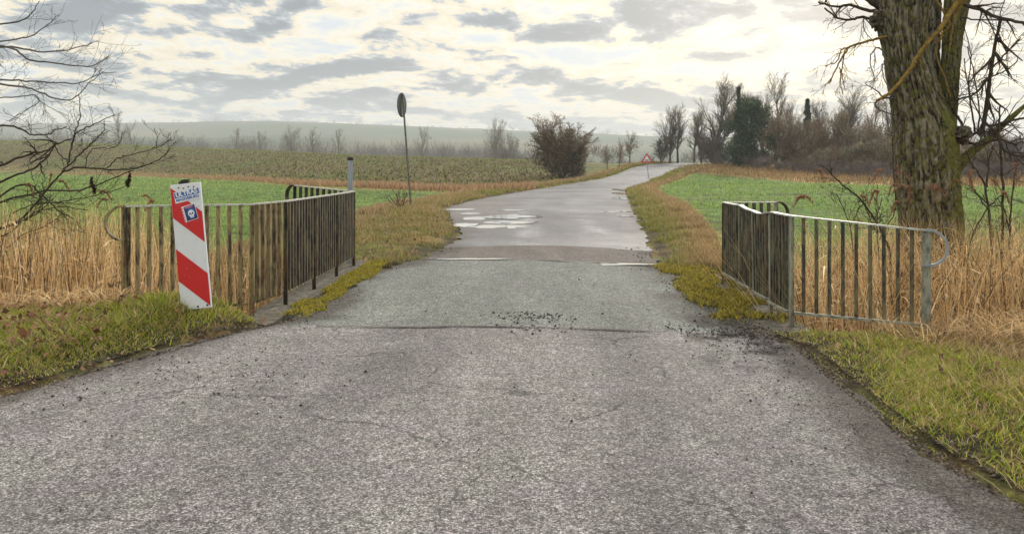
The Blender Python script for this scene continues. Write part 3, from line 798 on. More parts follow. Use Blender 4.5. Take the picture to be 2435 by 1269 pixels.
def moss(seed):
    rng = rngn(seed); parts = []
    for (x0, x1, N, z0) in ((-2.42, -2.02, 20000, .005), (1.66, 2.50, 34000, -.065)):
        X = rng.uniform(x0, x1, N); Y = rng.uniform(7.1, 11.6, N); n1 = fbm(X * 4, Y * 2.0, 1, 4)
        mid = (x0 + x1) / 2; wd = (x1 - x0) / 2
        prof = (1 - ss(np.abs(X - mid) / wd + (n1 - .5) * 2.2, .35, .9)) * (.25 + .75 * ss(fbm(X * 6, Y * 4, 4, 3), .38, .55)) * ss(Y + (n1 - .5) * 1.5, 7.15, 7.5)
        ok = rng.uniform(0, 1, N) < prof; X, Y = X[ok], Y[ok]; n = len(X)
        P = np.stack([X, Y, np.where(X > 2.1, -.066, road_z(X, Y) + .004)], -1)
        c = pick(rng, n, [(.46, .37, .04), (.34, .30, .035), (.20, .20, .03), (.09, .065, .035)], [3, 3, 2, 3.5 if x0 > 0 else .8])
        parts.append(blades('g', P, rng.uniform(.012, .035, n) * (1.5 if x0 > 0 else 1), rng.uniform(.008, .016, n), rng.uniform(.3, 1.6, n), c, None, rng))
    return merge(parts)
V, F, C = moss(16)
tag(link('moss', mesh_np('moss', V, F, M['grass'], C)), 'yellow-green moss growing along both road edges on the bridge', 'moss', kind='stuff')

STRAW = [(.78, .55, .30), (.62, .42, .20), (.42, .26, .11), (.88, .70, .42), (.09, .055, .03)]
def reeds(seed, side):
    rng = rngn(seed); parts = []
    N = 5400
    if side == 'l':
        X = -rng.uniform(2.95, 9.5, N) ; Y = rng.uniform(7.35, 10.6, N)
        # lower near the bridge, tall to the left
        top = np.interp(-X, [2.9, 3.4, 4.2, 5.0, 9], [.2, .42, .80, 1.02, 1.08])
        lean = rng.uniform(.02, .20, N)
    else:
        X = rng.uniform(2.65, 9.5, N); Y = rng.uniform(7.3, 10.8, N)
        top = np.interp(X, [2.6, 3.2, 4.2, 5.5, 9], [.50, .62, .80, .92, 1.0])
        lean = rng.uniform(.05, .6, N)
    top = top + rng.normal(0, .12, N) + (fbm(X * 1.3, Y * 1.3, 3, 3) - .5) * .5
    g = ground_z(X, Y); h = np.clip(top - g, .15, 3)
    P = np.stack([X, Y, g - .03], -1)
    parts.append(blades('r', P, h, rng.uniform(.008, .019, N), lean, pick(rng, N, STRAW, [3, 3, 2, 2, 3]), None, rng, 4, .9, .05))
    # leaves that hang off the stalks
    m = 7500 if side == 'r' else 4500; i = rng.choice(N, m); hh = h[i] * rng.uniform(.25, .85, m)
    Q = P[i] + np.stack([np.zeros(m), np.zeros(m), hh], -1)
    parts.append(blades('r', Q, rng.uniform(.08, .26, m), rng.uniform(.010, .024, m), rng.uniform(.8, 2.6, m), pick(rng, m, STRAW, [3, 3, 2, 2, 1]), None, rng, 4, .4, 1.2))
    # trampled fringe at the top of the bank
    m = 5200
    if side == 'l': X = -rng.uniform(3.5, 8, m); Y = rng.uniform(6.7, 7.6, m)
    else: X = rng.uniform(3.0, 8, m); Y = rng.uniform(6.35, 7.5, m) - .1 * (X - 3.0)
    Q = np.stack([X, Y, ground_z(X, Y)], -1)
    parts.append(blades('r', Q, rng.uniform(.08, .34, m), rng.uniform(.005, .010, m), rng.uniform(.3, 2.0, m), pick(rng, m, STRAW, [3, 3, 2, 2, 1]), None, rng, 4, .6, .45))
    if side == 'l':
        m = 130; X = -rng.uniform(3.0, 5.6, m); Y = rng.uniform(7.5, 9.5, m)
    else:
        m = 160; X = rng.uniform(3.0, 6.2, m); Y = rng.uniform(7.5, 10, m)
    g = ground_z(X, Y); hh = rng.uniform(1.0, 1.25, m) - g
    Q = np.stack([X, Y, g], -1)
    parts.append(blades('r', Q, hh, rng.uniform(.006, .010, m), rng.uniform(.05, .35, m), pick(rng, m, STRAW, [3, 3, 2, 2, 0]), None, rng, 4, 1.2, .05))
    # feathery seed heads
    sp = []
    for q in range(26 if side == 'r' else 10):
        x = (rng.uniform(2.7, 6.0) if side == 'r' else -rng.uniform(4.4, 6.2)); y = rng.uniform(8, 10); z0 = ground_z(x, y); zt = rng.uniform(.85, 1.25)
        dx = rng.uniform(-.35, .35)
        t = np.linspace(0, 1, 60); pt = np.stack([x + dx * (.6 + .5 * t), np.full(60, y), zt - .26 * t * abs(dx) + .05 * np.sin(t * 3)], -1) + np.stack([np.zeros(60), np.zeros(60), .20 * t * (1 - abs(dx))], -1)
        sp.append(blades('r', pt, rng.uniform(.03, .07, 60), np.full(60, .012), rng.uniform(.4, 1.2, 60), pick(rng, 60, [(.36, .20, .12), (.26, .15, .09)], [1, 1]), None, rng, 2, .6, .3))
        stl = np.array([[x, y, z0]]); 
    parts += sp
    return merge(parts)
V, F, C = reeds(21, 'l')
tag(link('reeds', mesh_np('reeds', V, F, M['reed'], C)), 'upright dry straw coloured reeds in the ditch on the left', 'reeds', kind='stuff')
V, F, C = reeds(22, 'r')
tag(link('reeds', mesh_np('reeds', V, F, M['reed'], C)), 'bent and tangled dry reeds in the ditch behind the right railing', 'reeds', kind='stuff')

# dead leaves
def leaf_cloud(P, size, col, rng, flat=.35):
    n = len(P); a = rng.uniform(0, 2 * np.pi, n); tl = rng.normal(0, flat, (n, 2))
    u = np.stack([np.cos(a), np.sin(a), tl[:, 0]], -1); v = np.stack([-np.sin(a), np.cos(a), tl[:, 1]], -1)
    s = size[:, None]
    A_ = P - u * s; B_ = P + v * s * .5 + [0, 0, .3] * s * .3; C_ = P + u * s; D_ = P - v * s * .5 + [0, 0, .3] * s * .3
    V = np.stack([A_, D_, C_, B_], 1).reshape(-1, 3); b = np.arange(n)[:, None] * 4
    F = np.concatenate([b + [0, 1, 2], b + [0, 2, 3]], 0)
    return V, F, np.repeat(col, 4, 0)
rng = rngn(31)
parts = []
def leaves_at(X, Y, dz=.01, pal=((.26, .13, .07), (.18, .09, .05), (.36, .22, .14), (.09, .05, .03)), s=(.012, .035)):
    kp = (np.maximum(road_l(Y) - X, X - road_r(Y)) > -.06) | ((Y > 6.9) & (Y < 11.5)); X, Y = X[kp], Y[kp]
    n = len(X); P = np.stack([X, Y, ground_z(X, Y) + dz + rng.uniform(0, .05, n)], -1)
    parts.append(leaf_cloud(P, rng.uniform(s[0], s[1], n), pick(rng, n, pal, [1] * len(pal)), rng, .6))
leaves_at(-rng.uniform(2.3, 2.75, 900), rng.uniform(7.0, 11.5, 900), .055)
leaves_at(rng.uniform(2.05, 2.5, 500), rng.uniform(7.0, 11.2, 500), .03)
leaves_at(-rng.uniform(2.6, 5.6, 5200), rng.uniform(7.2, 11.2, 5200))
leaves_at(-rng.uniform(3.2, 6.3, 900), rng.uniform(5.3, 7.4, 900), .04)
leaves_at(rng.uniform(2.3, 5.6, 1500), rng.uniform(6.9, 11.5, 1500))
leaves_at(rng.uniform(2.4, 5.5, 420), rng.uniform(3.2, 6.8, 420), .02)
leaves_at(-rng.uniform(2.8, 6.5, 700), rng.uniform(4.2, 7.2, 700), .02)
leaves_at(-rng.uniform(1.8, 4.2, 500), rng.uniform(11.6, 20, 500), .05)
V, F, C = merge(parts)
tag(link('dead_leaves', mesh_np('dead_leaves', V, F, M['leaf'], C)), 'brown dead leaves under the left railing and on the banks', 'leaves', kind='stuff')

# crumbs of asphalt and stones
def stones(seed):
    rng = rngn(seed); pts = []
    def cl(n, cx, cy, sx, sy, s0, s1, dark=1.0):
        X = rng.normal(cx, sx, n); Y = rng.normal(cy, sy, n); k = (X > road_l(Y) - .1) & (X < road_r(Y) + .25)
        for x, y in zip(X[k], Y[k]): pts.append((x, y, rng.uniform(s0, s1) * rng.choice([.5, 1, 1, 1.4]), dark))
    cl(150, -.02, 7.35, .17, .10, .004, .013); cl(50, .0, 6.95, .26, .22, .006, .014); cl(7, .0, 6.6, .12, .1, .012, .02)
    cl(300, 1.85, 6.6, .26, .35, .004, .010); cl(200, 1.7, 6.95, .34, .10, .004, .012); cl(260, 1.75, 5.4, .25, .8, .003, .008)
    cl(160, 1.6, 4.0, .35, .8, .003, .007); cl(220, -2.3, 5.2, .7, .5, .004, .010); cl(120, 0, 4.5, 1.8, 1.5, .004, .008)
    cl(120, 1.7, 8.5, .15, 1.2, .005, .013); cl(160, -1.9, 12.2, .35, .6, .006, .015); cl(140, 1.9, 12.6, .25, .9, .006, .015)
    cl(90, 0, 8, 1.2, 1.0, .004, .009); cl(500, 1.95, 7.2, .16, .45, .004, .012); cl(260, 1.9, 9.2, .12, 1.3, .004, .010); cl(200, -2.1, 8.4, .12, 1.5, .004, .009)
    n = len(pts); A_ = np.array(pts)
    base = np.array([(1, 0, 0), (-1, 0, 0), (0, 1, 0), (0, -1, 0), (0, 0, 1), (0, 0, -1)], float)
    T = np.array([(0, 2, 4), (2, 1, 4), (1, 3, 4), (3, 0, 4), (2, 0, 5), (1, 2, 5), (3, 1, 5), (0, 3, 5)])
    V = base[None] * A_[:, 2][:, None, None] * rng.uniform(.6, 1.3, (n, 6, 1)); V[..., 2] *= .7
    an = rng.uniform(0, 6.28, n); c, s = np.cos(an)[:, None], np.sin(an)[:, None]
    x = V[..., 0] * c - V[..., 1] * s; y = V[..., 0] * s + V[..., 1] * c; V[..., 0], V[..., 1] = x, y
    V[..., 0] += A_[:, 0][:, None]; V[..., 1] += A_[:, 1][:, None]; V[..., 2] += (road_z(A_[:, 0], A_[:, 1]) + A_[:, 2] * .45)[:, None]
    F = (np.arange(n)[:, None, None] * 6 + T[None]).reshape(-1, 3)
    C = np.repeat(pick(rng, n, [(.03, .027, .024), (.07, .063, .057), (.18, .17, .155)], [3, 3, 1.5]), 6, 0)
    return V.reshape(-1, 3), F, C
V, F, C = stones(41)
tag(link('loose_stones', mesh_np('loose_stones', V, F, M['stone'], C)), 'dark crumbs of broken asphalt and grit scattered over the near road', 'grit', kind='stuff')

def clods(seed):
    rng = rngn(seed); n = 15000
    Y = rng.uniform(2.6, 7.2, n); side = rng.uniform(0, 1, n) < .5; e = np.abs(rng.normal(0, .22, n)) - .06
    X = np.where(side, road_l(Y) - e, road_r(Y) + e)
    s_ = rng.uniform(.003, .011, n) * rng.choice([.6, 1, 1.5], n)
    base = np.array([(1, 0, 0), (-1, 0, 0), (0, 1, 0), (0, -1, 0), (0, 0, 1)], float); T = np.array([(0, 2, 4), (2, 1, 4), (1, 3, 4), (3, 0, 4)])
    V = base[None] * s_[:, None, None] * rng.uniform(.6, 1.4, (n, 5, 1)); V[..., 0] += X[:, None]; V[..., 1] += Y[:, None]
    V[..., 2] = V[..., 2] * .8 + np.maximum(ground_z(X, Y), np.where(e < 0, road_z(X, Y), -9))[:, None]
    F = (np.arange(n)[:, None, None] * 5 + T[None]).reshape(-1, 3)
    return V.reshape(-1, 3), F, np.repeat(pick(rng, n, [(.06, .045, .032), (.12, .095, .07), (.20, .17, .14), (.03, .024, .02)], [3, 3, 1, 2]), 5, 0)
V, F, C = clods(44)
tag(link('soil_crumbs', mesh_np('soil_crumbs', V, F, M['stone'], C)), 'crumbled soil along the broken edges of the near road', 'soil', kind='stuff')

# ------------------------------------------------------------------ railings
def sub(p, q, k): return Vector(p).lerp(Vector(q), k)
def railing(label, pts, post_i, spacings, mats, curl_ends, bot, foot, sag=None):
    """pts: list of (x, y, z_top); posts at the points; bars between"""
    root = empty('bridge_railing', (pts[post_i][0], pts[post_i][1], pts[post_i][2] - 1.05))
    tag(root, label, 'railing'); org = root.location
    def rel(p): return Vector(p) - org
    P = [rel(p) for p in pts]; n = len(P)
    rnd = random.Random(len(label))
    # top rail as one continuous flat bar, a little bent
    path = []
    for i in range(n - 1):
        for k in range(8):
            q = sub(P[i], P[i + 1], k / 8)
            if sag: q = q + Vector(sag(q + org))
            path.append(q)
    path.append(P[-1] + (Vector(sag(P[-1] + org)) if sag else Vector((0, 0, 0))))
    rail = MB(); m = len(path); W2 = .052; T = .014; b0 = 0
    for i, p in enumerate(path):
        d = (path[min(i + 1, m - 1)] - path[max(i - 1, 0)]); d.z = 0; d.normalize()
        s = Vector((d.y, -d.x, 0))
        for a, c in ((-1, -1), (1, -1), (1, 1), (-1, 1)):
            rail.v.append(tuple(p + s * (a * W2 / 2) + Vector((0, 0, c * T / 2 - T / 2))))
    for i in range(m - 1):
        for j in range(4):
            kx = (j + 1) % 4; rail.f.append((i * 4 + j, i * 4 + kx, i * 4 + 4 + kx, i * 4 + 4 + j)); rail.m.append(0)
    rail.f.append((3, 2, 1, 0)); rail.m.append(0); e = (m - 1) * 4; rail.f.append((e, e + 1, e + 2, e + 3)); rail.m.append(0)
    rail.build('top_rail', M['rail_top'], root)
    for ci, (end, mt) in curl_ends.items():
        q = path[0] if end == 0 else path[-1]; q2 = path[1] if end == 0 else path[-2]
        d = (q - q2); d.z = 0; d.normalize(); r = .155
        arc = [q + Vector((0, 0, -T / 2))]
        for k in range(1, 17):
            th = math.pi / 2 - math.pi * 1.08 * k / 16
            arc.append(q + d * (r * math.cos(th) + .01) + Vector((0, 0, -r + r * math.sin(th))))
        cb = MB(); cb.ribbon(arc, .058, .018, Vector((d.y, -d.x, 0)))
        cb.build('curled_end', mt, root)
    for i in range(n):
        p = P[i]; mt = mats['post'](i); q = P[min(i + 1, n - 1)] if i < n - 1 else P[i - 1]
        d = (q - p); d.z = 0; d.normalize(); s = Vector((d.y, -d.x, 0))
        so = Vector(sag(p + org)) if sag else Vector((0, 0, 0))
        pb = MB(); ft = foot(i) - org.z
        top = p + so + Vector((0, 0, -T - .002)); bt = Vector((p.x, p.y, ft))
        wd = .055 if i not in mats.get('wide', ()) else .075
        pb.bar(bt, top, .012, wd, up=d); pb.bar(bt + s * .018, top + s * .018, .022, .016, up=d)
        pb.build('post', mt, root)
    for i in range(n - 1):
        a, b = P[i], P[i + 1]; Ls = (b - a).length; nb = max(1, int(round(Ls / spacings[i])) - 1)
        za, zb = bot(i)
        A0 = Vector((a.x, a.y, za - org.z)); B0 = Vector((b.x, b.y, zb - org.z))
        d = (B0 - A0).normalized(); s = Vector((d.y, -d.x, 0)).normalized()
        rb = MB(); rb.bar(A0 + d * .03 - s * .02, B0 - d * .03 - s * .02, mats.get('botw', .035), .022); rb.build('bottom_rail', mats['bottom'](i), root)
        for k in range(nb):
            f = (k + 1) / (nb + 1); t0 = sub(a, b, f)
            if sag: t0 = t0 + Vector(sag(t0 + org))
            b1 = sub(A0, B0, f); j = rnd.uniform(-.004, .004)
            bb = MB(); bb.bar(b1 + Vector((j, 0, .012)), t0 + Vector((0, 0, -T - .002)), .046 if 1 <= i <= n - 3 else .034, .038 if 1 <= i <= n - 3 else .032, up=d)
            bb.build('bar', mats['bar'](i), root)
    return root
lp = [(-3.64, 7.02, 1.045), (-2.62, 7.29, 1.05), (-2.505, 7.9, 1.05), (-2.50, 8.9, 1.05), (-2.50, 9.9, 1.05), (-2.52, 10.95, 1.05), (-3.5, 11.5, 1.12)]
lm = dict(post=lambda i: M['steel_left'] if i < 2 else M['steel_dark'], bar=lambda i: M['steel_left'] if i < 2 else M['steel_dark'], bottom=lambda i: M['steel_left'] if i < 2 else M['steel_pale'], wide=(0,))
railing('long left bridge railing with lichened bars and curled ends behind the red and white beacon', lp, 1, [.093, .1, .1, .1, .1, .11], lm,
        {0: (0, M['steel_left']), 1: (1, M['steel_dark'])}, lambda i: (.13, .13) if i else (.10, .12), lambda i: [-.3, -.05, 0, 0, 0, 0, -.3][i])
rp = [(3.40, 6.85, .845), (2.36, 7.28, .945), (2.37, 7.95, .94), (2.39, 8.6, .94), (2.40, 9.25, .94), (2.41, 10.05, .94), (3.12, 10.2, .935)]
def rsag(p):
    w = math.exp(-((p.y - 8.45) / .42) ** 2); k = 1 if 7.6 < p.y < 9.6 and p.x < 2.6 else 0
    return (-.02 * w * k, 0, (-.035 * w + .008 * math.sin(p.y * 9)) * k * (1 if w > .02 else 0))
rm = dict(post=lambda i: M['steel_pale'] if i != 5 else M['steel_right'], bar=lambda i: M['steel_right'], bottom=lambda i: M['steel_pale'], wide=(0, 1), botw=.05)
railing('right bridge railing with dark bars and dented top rail in front of the big tree', rp, 1, [.115, .095, .095, .095, .095, .105], rm,
        {0: (0, M['zinc']), 1: (1, M['steel_right'])}, lambda i: (.02, .05) if i == 0 else (.05, .04), lambda i: [-.2, -.1, -.1, -.1, -.1, -.1, -.4][i], rsag)

# grey pipe post standing behind the left railing's far post
r = empty('pipe_post', (-2.625, 11.22, 0)); tag(r, 'galvanised pipe post with black cap rising above the far end of the left railing', 'post')
b = MB(); b.cyl((0, 0, -.3), (0, 0, 1.475), .036, n=20); b.build('pipe', M['zinc'], r, smooth=False)
b = MB(); b.cyl((0, 0, 1.475), (0, 0, 1.515), .043, n=20); b.cyl((0, 0, 1.515), (0, 0, 1.525), .043, .03, n=20); b.build('cap', M['rubber'], r)

# ------------------------------------------------------------------ warning beacon
def text_mesh(s, size, off=0.0, ex=.0006):
    cu = bpy.data.curves.new('lettering', 'FONT'); cu.body = s; cu.size = size; cu.extrude = ex; cu.offset = off
    cu.align_x = 'CENTER'; cu.align_y = 'CENTER'
    o = bpy.data.objects.new('lettering', cu); COL.objects.link(o)
    dg = bpy.context.evaluated_depsgraph_get(); me = bpy.data.meshes.new_from_object(o.evaluated_get(dg))
    bpy.data.objects.remove(o); return me
BW, BH = .262, 1.045; BD = 6.55
bx, _, bz = px(468, 734, BD)
r = empty('warning_beacon', (bx, BD, bz)); tag(r, 'leaning red and white striped warning board with two stickers before the left railing', 'warning beacon')
r.rotation_euler = (math.radians(-2), math.radians(-6.4), math.radians(-4))
def clipv(poly, v0, v1):
    """clip a (u,v) polygon to v0<=v<=v1"""
    for sgn, lim in ((1, v0), (-1, -v1)):
        o = []
        for i in range(len(poly)):
            a, c = poly[i], poly[(i + 1) % len(poly)]; fa, fc = sgn * a[1] - lim, sgn * c[1] - lim
            if fa >= 0: o.append(a)
            if (fa >= 0) != (fc >= 0):
                k = fa / (fa - fc); o.append((a[0] + (c[0] - a[0]) * k, a[1] + (c[1] - a[1]) * k))
        poly = o
    return poly
b = MB()
b.box((0, .0, BH / 2), (BW, .022, BH)); pn = b.build('board', M['white'], r, bevel=.004)
b = MB()
e = .004
for (v1, v0) in ((.98, .737), (.49, .232)):
    q = [(-BW / 2 + e, v1 * BH), (-BW / 2 + e, v0 * BH), (BW / 2 - e, (v0 - .217) * BH), (BW / 2 - e, (v1 - .217) * BH)]
    q = clipv(q, e, BH - e)
    b.poly([(x, -.0135, z) for x, z in q])
b.build('red_stripe', M['red'], pn)
b = MB(); b.cyl((-.02, .035, -.35), (-.02, .035, BH + .0), .021, n=14); b.build('support_post', M['steel_dark'], r)
b = MB(); b.cyl((-.02, .035, BH + .0), (-.02, .035, BH + .035), .034, .038, n=14); b.box((-.02, .02, BH + .012), (.085, .03, .02)); b.build('cap', M['rubber'], r)
b = MB()
for q in range(0): b.cyl((-.055 + q * .042, -.0135, BH - .03 - .008 * (q % 2)), (-.055 + q * .042, -.017, BH - .03 - .008 * (q % 2)), .006, n=8)
for (qx, qz, qr) in ((-.055, BH - .03, .006), (-.013, BH - .038, .006), (.03, BH - .03, .006), (.075, BH - .034, .006), (.02, .02, .008), (.10, .024, .008)):
    b = MB(); b.cyl((qx, -.0135, qz), (qx, -.018, qz), qr, n=8); b.build('bolt', M['rubber'], r)
# sticker with two lines of lettering
s1 = empty('lettered_sticker', (.012, -.0145, BH * .905)); s1.parent = r; s1.rotation_euler = (0, math.radians(-7), 0)
s1.empty_display_size = .05
b = MB(); b.box((0, 0, 0), (.222, .0014, .092)); o1 = b.build('sticker', M['stick_white'], s1)
b = MB(); b.box((0, -.0012, .018), (.214, .001, .046)); b.build('blue_field', M['stick_blue'], s1)
def put_text(s, size, x, z, y, mat, par, off, sx=1.0):
    me = text_mesh(s, size, off); me.materials.clear(); me.materials.append(mat)
    o = link('lettering', me, par, (x, y, z)); o.rotation_euler = (math.radians(90), 0, 0); o.scale = (sx, 1, 1); return o
# ------------------------------------------------------------------ (the sticker root must itself be a mesh part)
def reroot(emp, mesh_obj, name):
    """make mesh_obj the part itself and hang the empty's other children on it"""
    mesh_obj.parent = emp.parent; mesh_obj.location = emp.location; mesh_obj.rotation_euler = emp.rotation_euler; mesh_obj.name = name
    for c in list(emp.children):
        if c is not mesh_obj: c.parent = mesh_obj
    bpy.data.objects.remove(emp)
    return mesh_obj
put_text('ULTRAS', .053, 0, .0185, -.0030, M['stick_white'], s1, .0016, 1.02)
put_text('MAGDEBURG', .031, 0, -.024, -.0024, M['stick_blue'], s1, .0009, 1.08)
s1 = reroot(s1, o1, 'sticker'); s1['label'] = 'white and blue sticker lettered ULTRAS MAGDEBURG'
s2 = empty('x', (.022, -.0145, BH * .765)); s2.parent = r; s2.rotation_euler = (0, math.radians(-11), 0)
b = MB(); b.box((0, 0, 0), (.118, .0014, .132)); o2 = b.build('sticker', M['stick_white'], s2)
b = MB(); b.box((.008, -.0012, -.002), (.096, .001, .120)); b.build('blue_field', M['stick_navy'], s2)
b = MB()
for q in range(5): b.box((-.052, -.0022, -.05 + q * .024), (.010, .001, .012), m=0)
b.box((.005, -.0022, .046), (.07, .001, .010))
for q in range(4): b.box((-.02 + q * .018, -.0022, .058), (.009, .001, .009))
b.build('pink_marks', M['stick_pink'], s2)
b = MB()   # pale skull-like face
def disc(b, cx, cz, rx, rz, y, n=20, m=0): b.poly([(cx + rx * math.cos(2 * math.pi * k / n), y, cz + rz * math.sin(2 * math.pi * k / n)) for k in range(n)][::-1], m)
disc(b, .012, -.002, .038, .040, -.0021, m=2); disc(b, .012, -.008, .027, .029, -.0026, m=0)
b.box((.012, -.0026, -.036), (.030, .001, .020), m=0)
disc(b, .001, -.010, .0075, .0085, -.0034, m=1); disc(b, .023, -.010, .0075, .0085, -.0034, m=1); disc(b, .012, -.022, .003, .005, -.0034, m=1)
for q in range(4): b.box((.003 + q * .006, -.0036, -.038), (.0015, .0004, .014), m=1)
b.build('face_drawing', [M['stick_white'], M['stick_navy'], M['stick_blue']], s2)
s2 = reroot(s2, o2, 'sticker'); s2['label'] = 'square navy sticker with a pale face'

# ------------------------------------------------------------------ road signs
D = 24.8; base = px(978, 503, D); topp = px(957, 222, D)
r = empty('round_road_sign', (base[0], D, base[2])); tag(r, 'round road sign seen nearly edge on, on a tall leaning pole left of the road', 'road sign')
dv = Vector(topp) - Vector(base)
b = MB(); b.cyl(-dv * .04, dv * 1.0, .030, n=12); b.build('pole', M['pole'], r)
c = dv * .90; nrm = Vector((math.cos(math.radians(21)), math.sin(math.radians(21)), 0)); nrm = Vector((.978, -.208, -.02)).normalized()
def plate(b, c, nrm, rad, th, n=40, m=0):
    b.cyl(c - nrm * th / 2, c + nrm * th / 2, rad, n=n, m=m)
tan_ = Vector((-nrm.y, nrm.x, 0)).normalized()
b = MB(); plate(b, c - nrm * .05, nrm, .355, .012); sp = b.build('plate', M['sign_back'], r)
b = MB(); n = 40
for kk in range(n):
    a0, a1 = 2 * math.pi * kk / n, 2 * math.pi * (kk + 1) / n; upv = Vector((0, 0, 1))
    q = [c - nrm * .05 + (tan_ * math.cos(t) + upv * math.sin(t)) * .36 for t in (a0, a1)]
    b.bar(q[0] , q[1], .045, .018, up=nrm)
b.build('rim', M['black'], sp)
b = MB(); b.bar(c - nrm * .035 - Vector((0, 0, .33)), c - nrm * .035 + Vector((0, 0, .33)), .05, .02, up=nrm); b.build('bracket', M['sign_face'], sp)

D = 63.5; gz = float(ground_z((1543 - CX) / FPX * D, D)); base = (px(1543, 430, D)[0], D, gz)
r = empty('triangular_warning_sign', base); tag(r, 'red bordered triangular uneven road sign on a thin pale pole at the bend', 'road sign')
tc_ = Vector(px(1538, 379, D)) - Vector(base)
b = MB(); b.cyl((0, 0, -.2), (tc_.x, .04, tc_.z), .035, n=10); b.build('pole', M['pole_pale'], r)
def tri(b, c, s, y, m=0, th=.01, rnd_=.0):
    hgt = s * math.sqrt(3) / 2; q = [(-s / 2, -hgt / 3), (s / 2, -hgt / 3), (0, hgt * 2 / 3)]
    f = [(c.x + a, y, c.z + z) for a, z in q]; k = [(c.x + a, y + th, c.z + z) for a, z in q]
    b.poly(f, m); b.poly(k[::-1], m)
    for i in range(3): j = (i + 1) % 3; b.poly([f[j], f[i], k[i], k[j]], m)
b = MB(); tri(b, tc_, .92, -.01, 0, .012); pl = b.build('plate', M['red'], r)
b = MB(); tri(b, tc_, .58, -.016, 0, .004); b.build('white_field', M['white'], pl)
b = MB(); pts = [(-.17, -.115)] + [(-.17 + .34 * k / 16, -.075 + .055 * abs(math.sin(math.pi * 2 * k / 16))) for k in range(17)] + [(.17, -.115)]
b.poly([(tc_.x + a, -.019, tc_.z + z) for a, z in pts]); b.build('bump_symbol', M['black'], pl)

# ------------------------------------------------------------------ trees
def tubes(S, n):
    """S: list of (p0, p1, r0, r1)"""
    A_ = np.array([(*a, *c, d, e) for a, c, d, e in S], float)
    P0, P1, R0, R1 = A_[:, :3], A_[:, 3:6], A_[:, 6], A_[:, 7]
    d = P1 - P0; d /= np.linalg.norm(d, axis=1, keepdims=True) + 1e-9
    ref = np.where(np.abs(d[:, 2:3]) < .9, np.array([[0, 0, 1.]]), np.array([[1., 0, 0]]))
    u = np.cross(d, ref); u /= np.linalg.norm(u, axis=1, keepdims=True) + 1e-9; w = np.cross(d, u)
    th = np.arange(n) * 2 * np.pi / n; c, s = np.cos(th), np.sin(th)
    off = u[:, None, :] * c[None, :, None] + w[:, None, :] * s[None, :, None]
    r0 = P0[:, None] + off * R0[:, None, None]; r1 = (P1 + d * (R1 * .3)[:, None])[:, None] + off * R1[:, None, None]
    V = np.concatenate([r0, r1], 1).reshape(-1, 3); m = len(S); b = np.arange(m)[:, None, None] * 2 * n
    q = np.array([[i, (i + 1) % n, n + (i + 1) % n, n + i] for i in range(n)])
    return V, (b + q[None]).reshape(-1, 4)
def norm3(x, y, z):
    l = math.sqrt(x * x + y * y + z * z) + 1e-9; return (x / l, y / l, z / l)
def grow(rd, p, d, L_, r, lev, P, out):
    ns = P['seg'][lev]; st_ = L_ / ns; r1f = P.get('tip', .25)
    for i in range(ns):
        wb = P['wob'][lev]
        d = norm3(d[0] + rd.gauss(0, wb), d[1] + rd.gauss(0, wb), d[2] + rd.gauss(0, wb) + P['up'][lev])
        q = (p[0] + d[0] * st_, p[1] + d[1] * st_, p[2] + d[2] * st_)
        ra = r * (1 - (1 - r1f) * i / ns); rb = r * (1 - (1 - r1f) * (i + 1) / ns)
        out.append((p, q, max(ra, P['rmin']), max(rb, P['rmin']), lev)); p = q
        if lev < P['max'] and (i + 1) / ns > P['start'][lev]:
            k = P['kids'][lev]; nk = int(k) + (1 if rd.random() < k - int(k) else 0)
            if i == ns - 1: nk += P.get('endk', 1)
            for _ in range(nk):
                ang = rd.uniform(*P['ang'][lev]); az = rd.uniform(0, 2 * math.pi)
                ref = (0, 0, 1) if abs(d[2]) < .9 else (1, 0, 0)
                u = norm3(d[1] * ref[2] - d[2] * ref[1], d[2] * ref[0] - d[0] * ref[2], d[0] * ref[1] - d[1] * ref[0])
                w = (d[1] * u[2] - d[2] * u[1], d[2] * u[0] - d[0] * u[2], d[0] * u[1] - d[1] * u[0])
                ca, sa = math.cos(ang), math.sin(ang); cz, sz = math.cos(az), math.sin(az)
                dn = tuple(d[j] * ca + (u[j] * cz + w[j] * sz) * sa for j in range(3))
                fr = (i + 1) / ns
                grow(rd, p, dn, L_ * P['len'][lev] * rd.uniform(.65, 1.2) * (1.15 - .55 * fr), rb * P['rk'], lev + 1, P, out)
TREE = dict(seg=[9, 7, 5, 3], wob=[.05, .10, .14, .16], up=[.02, .07, .05, .03], kids=[2.6, 1.9, 1.5, 0], start=[.28, .15, .1, 0], ang=[(.45, .85), (.4, .8), (.4, .8), (0, 0)],
            len=[.48, .48, .5], rk=.62, rmin=.010, max=3, endk=1, tip=.25)
VASE = dict(TREE, ang=[(.35, .75), (.35, .75), (.3, .8), (0, 0)], up=[.02, .07, .05, .03], wob=[.06, .1, .13, .15], len=[.62, .5, .5], start=[.18, .12, .1, 0], kids=[2.8, 2.2, 1.5, 0])
THIN = dict(TREE, ang=[(.4, .8), (.3, .7), (.4, .8), (0, 0)], len=[.36, .5, .5], kids=[2.2, 1.6, 1.2, 0], start=[.3, .1, .1, 0])
SHRUB = dict(TREE, seg=[6, 5, 4, 3], ang=[(.25, .7), (.3, .8), (.4, .9), (0, 0)], up=[.03, .08, .04, .0], wob=[.12, .16, .2, .2], kids=[2.4, 2.2, 1.4, 0], start=[.05, .05, .1, 0], len=[.5, .5, .5])
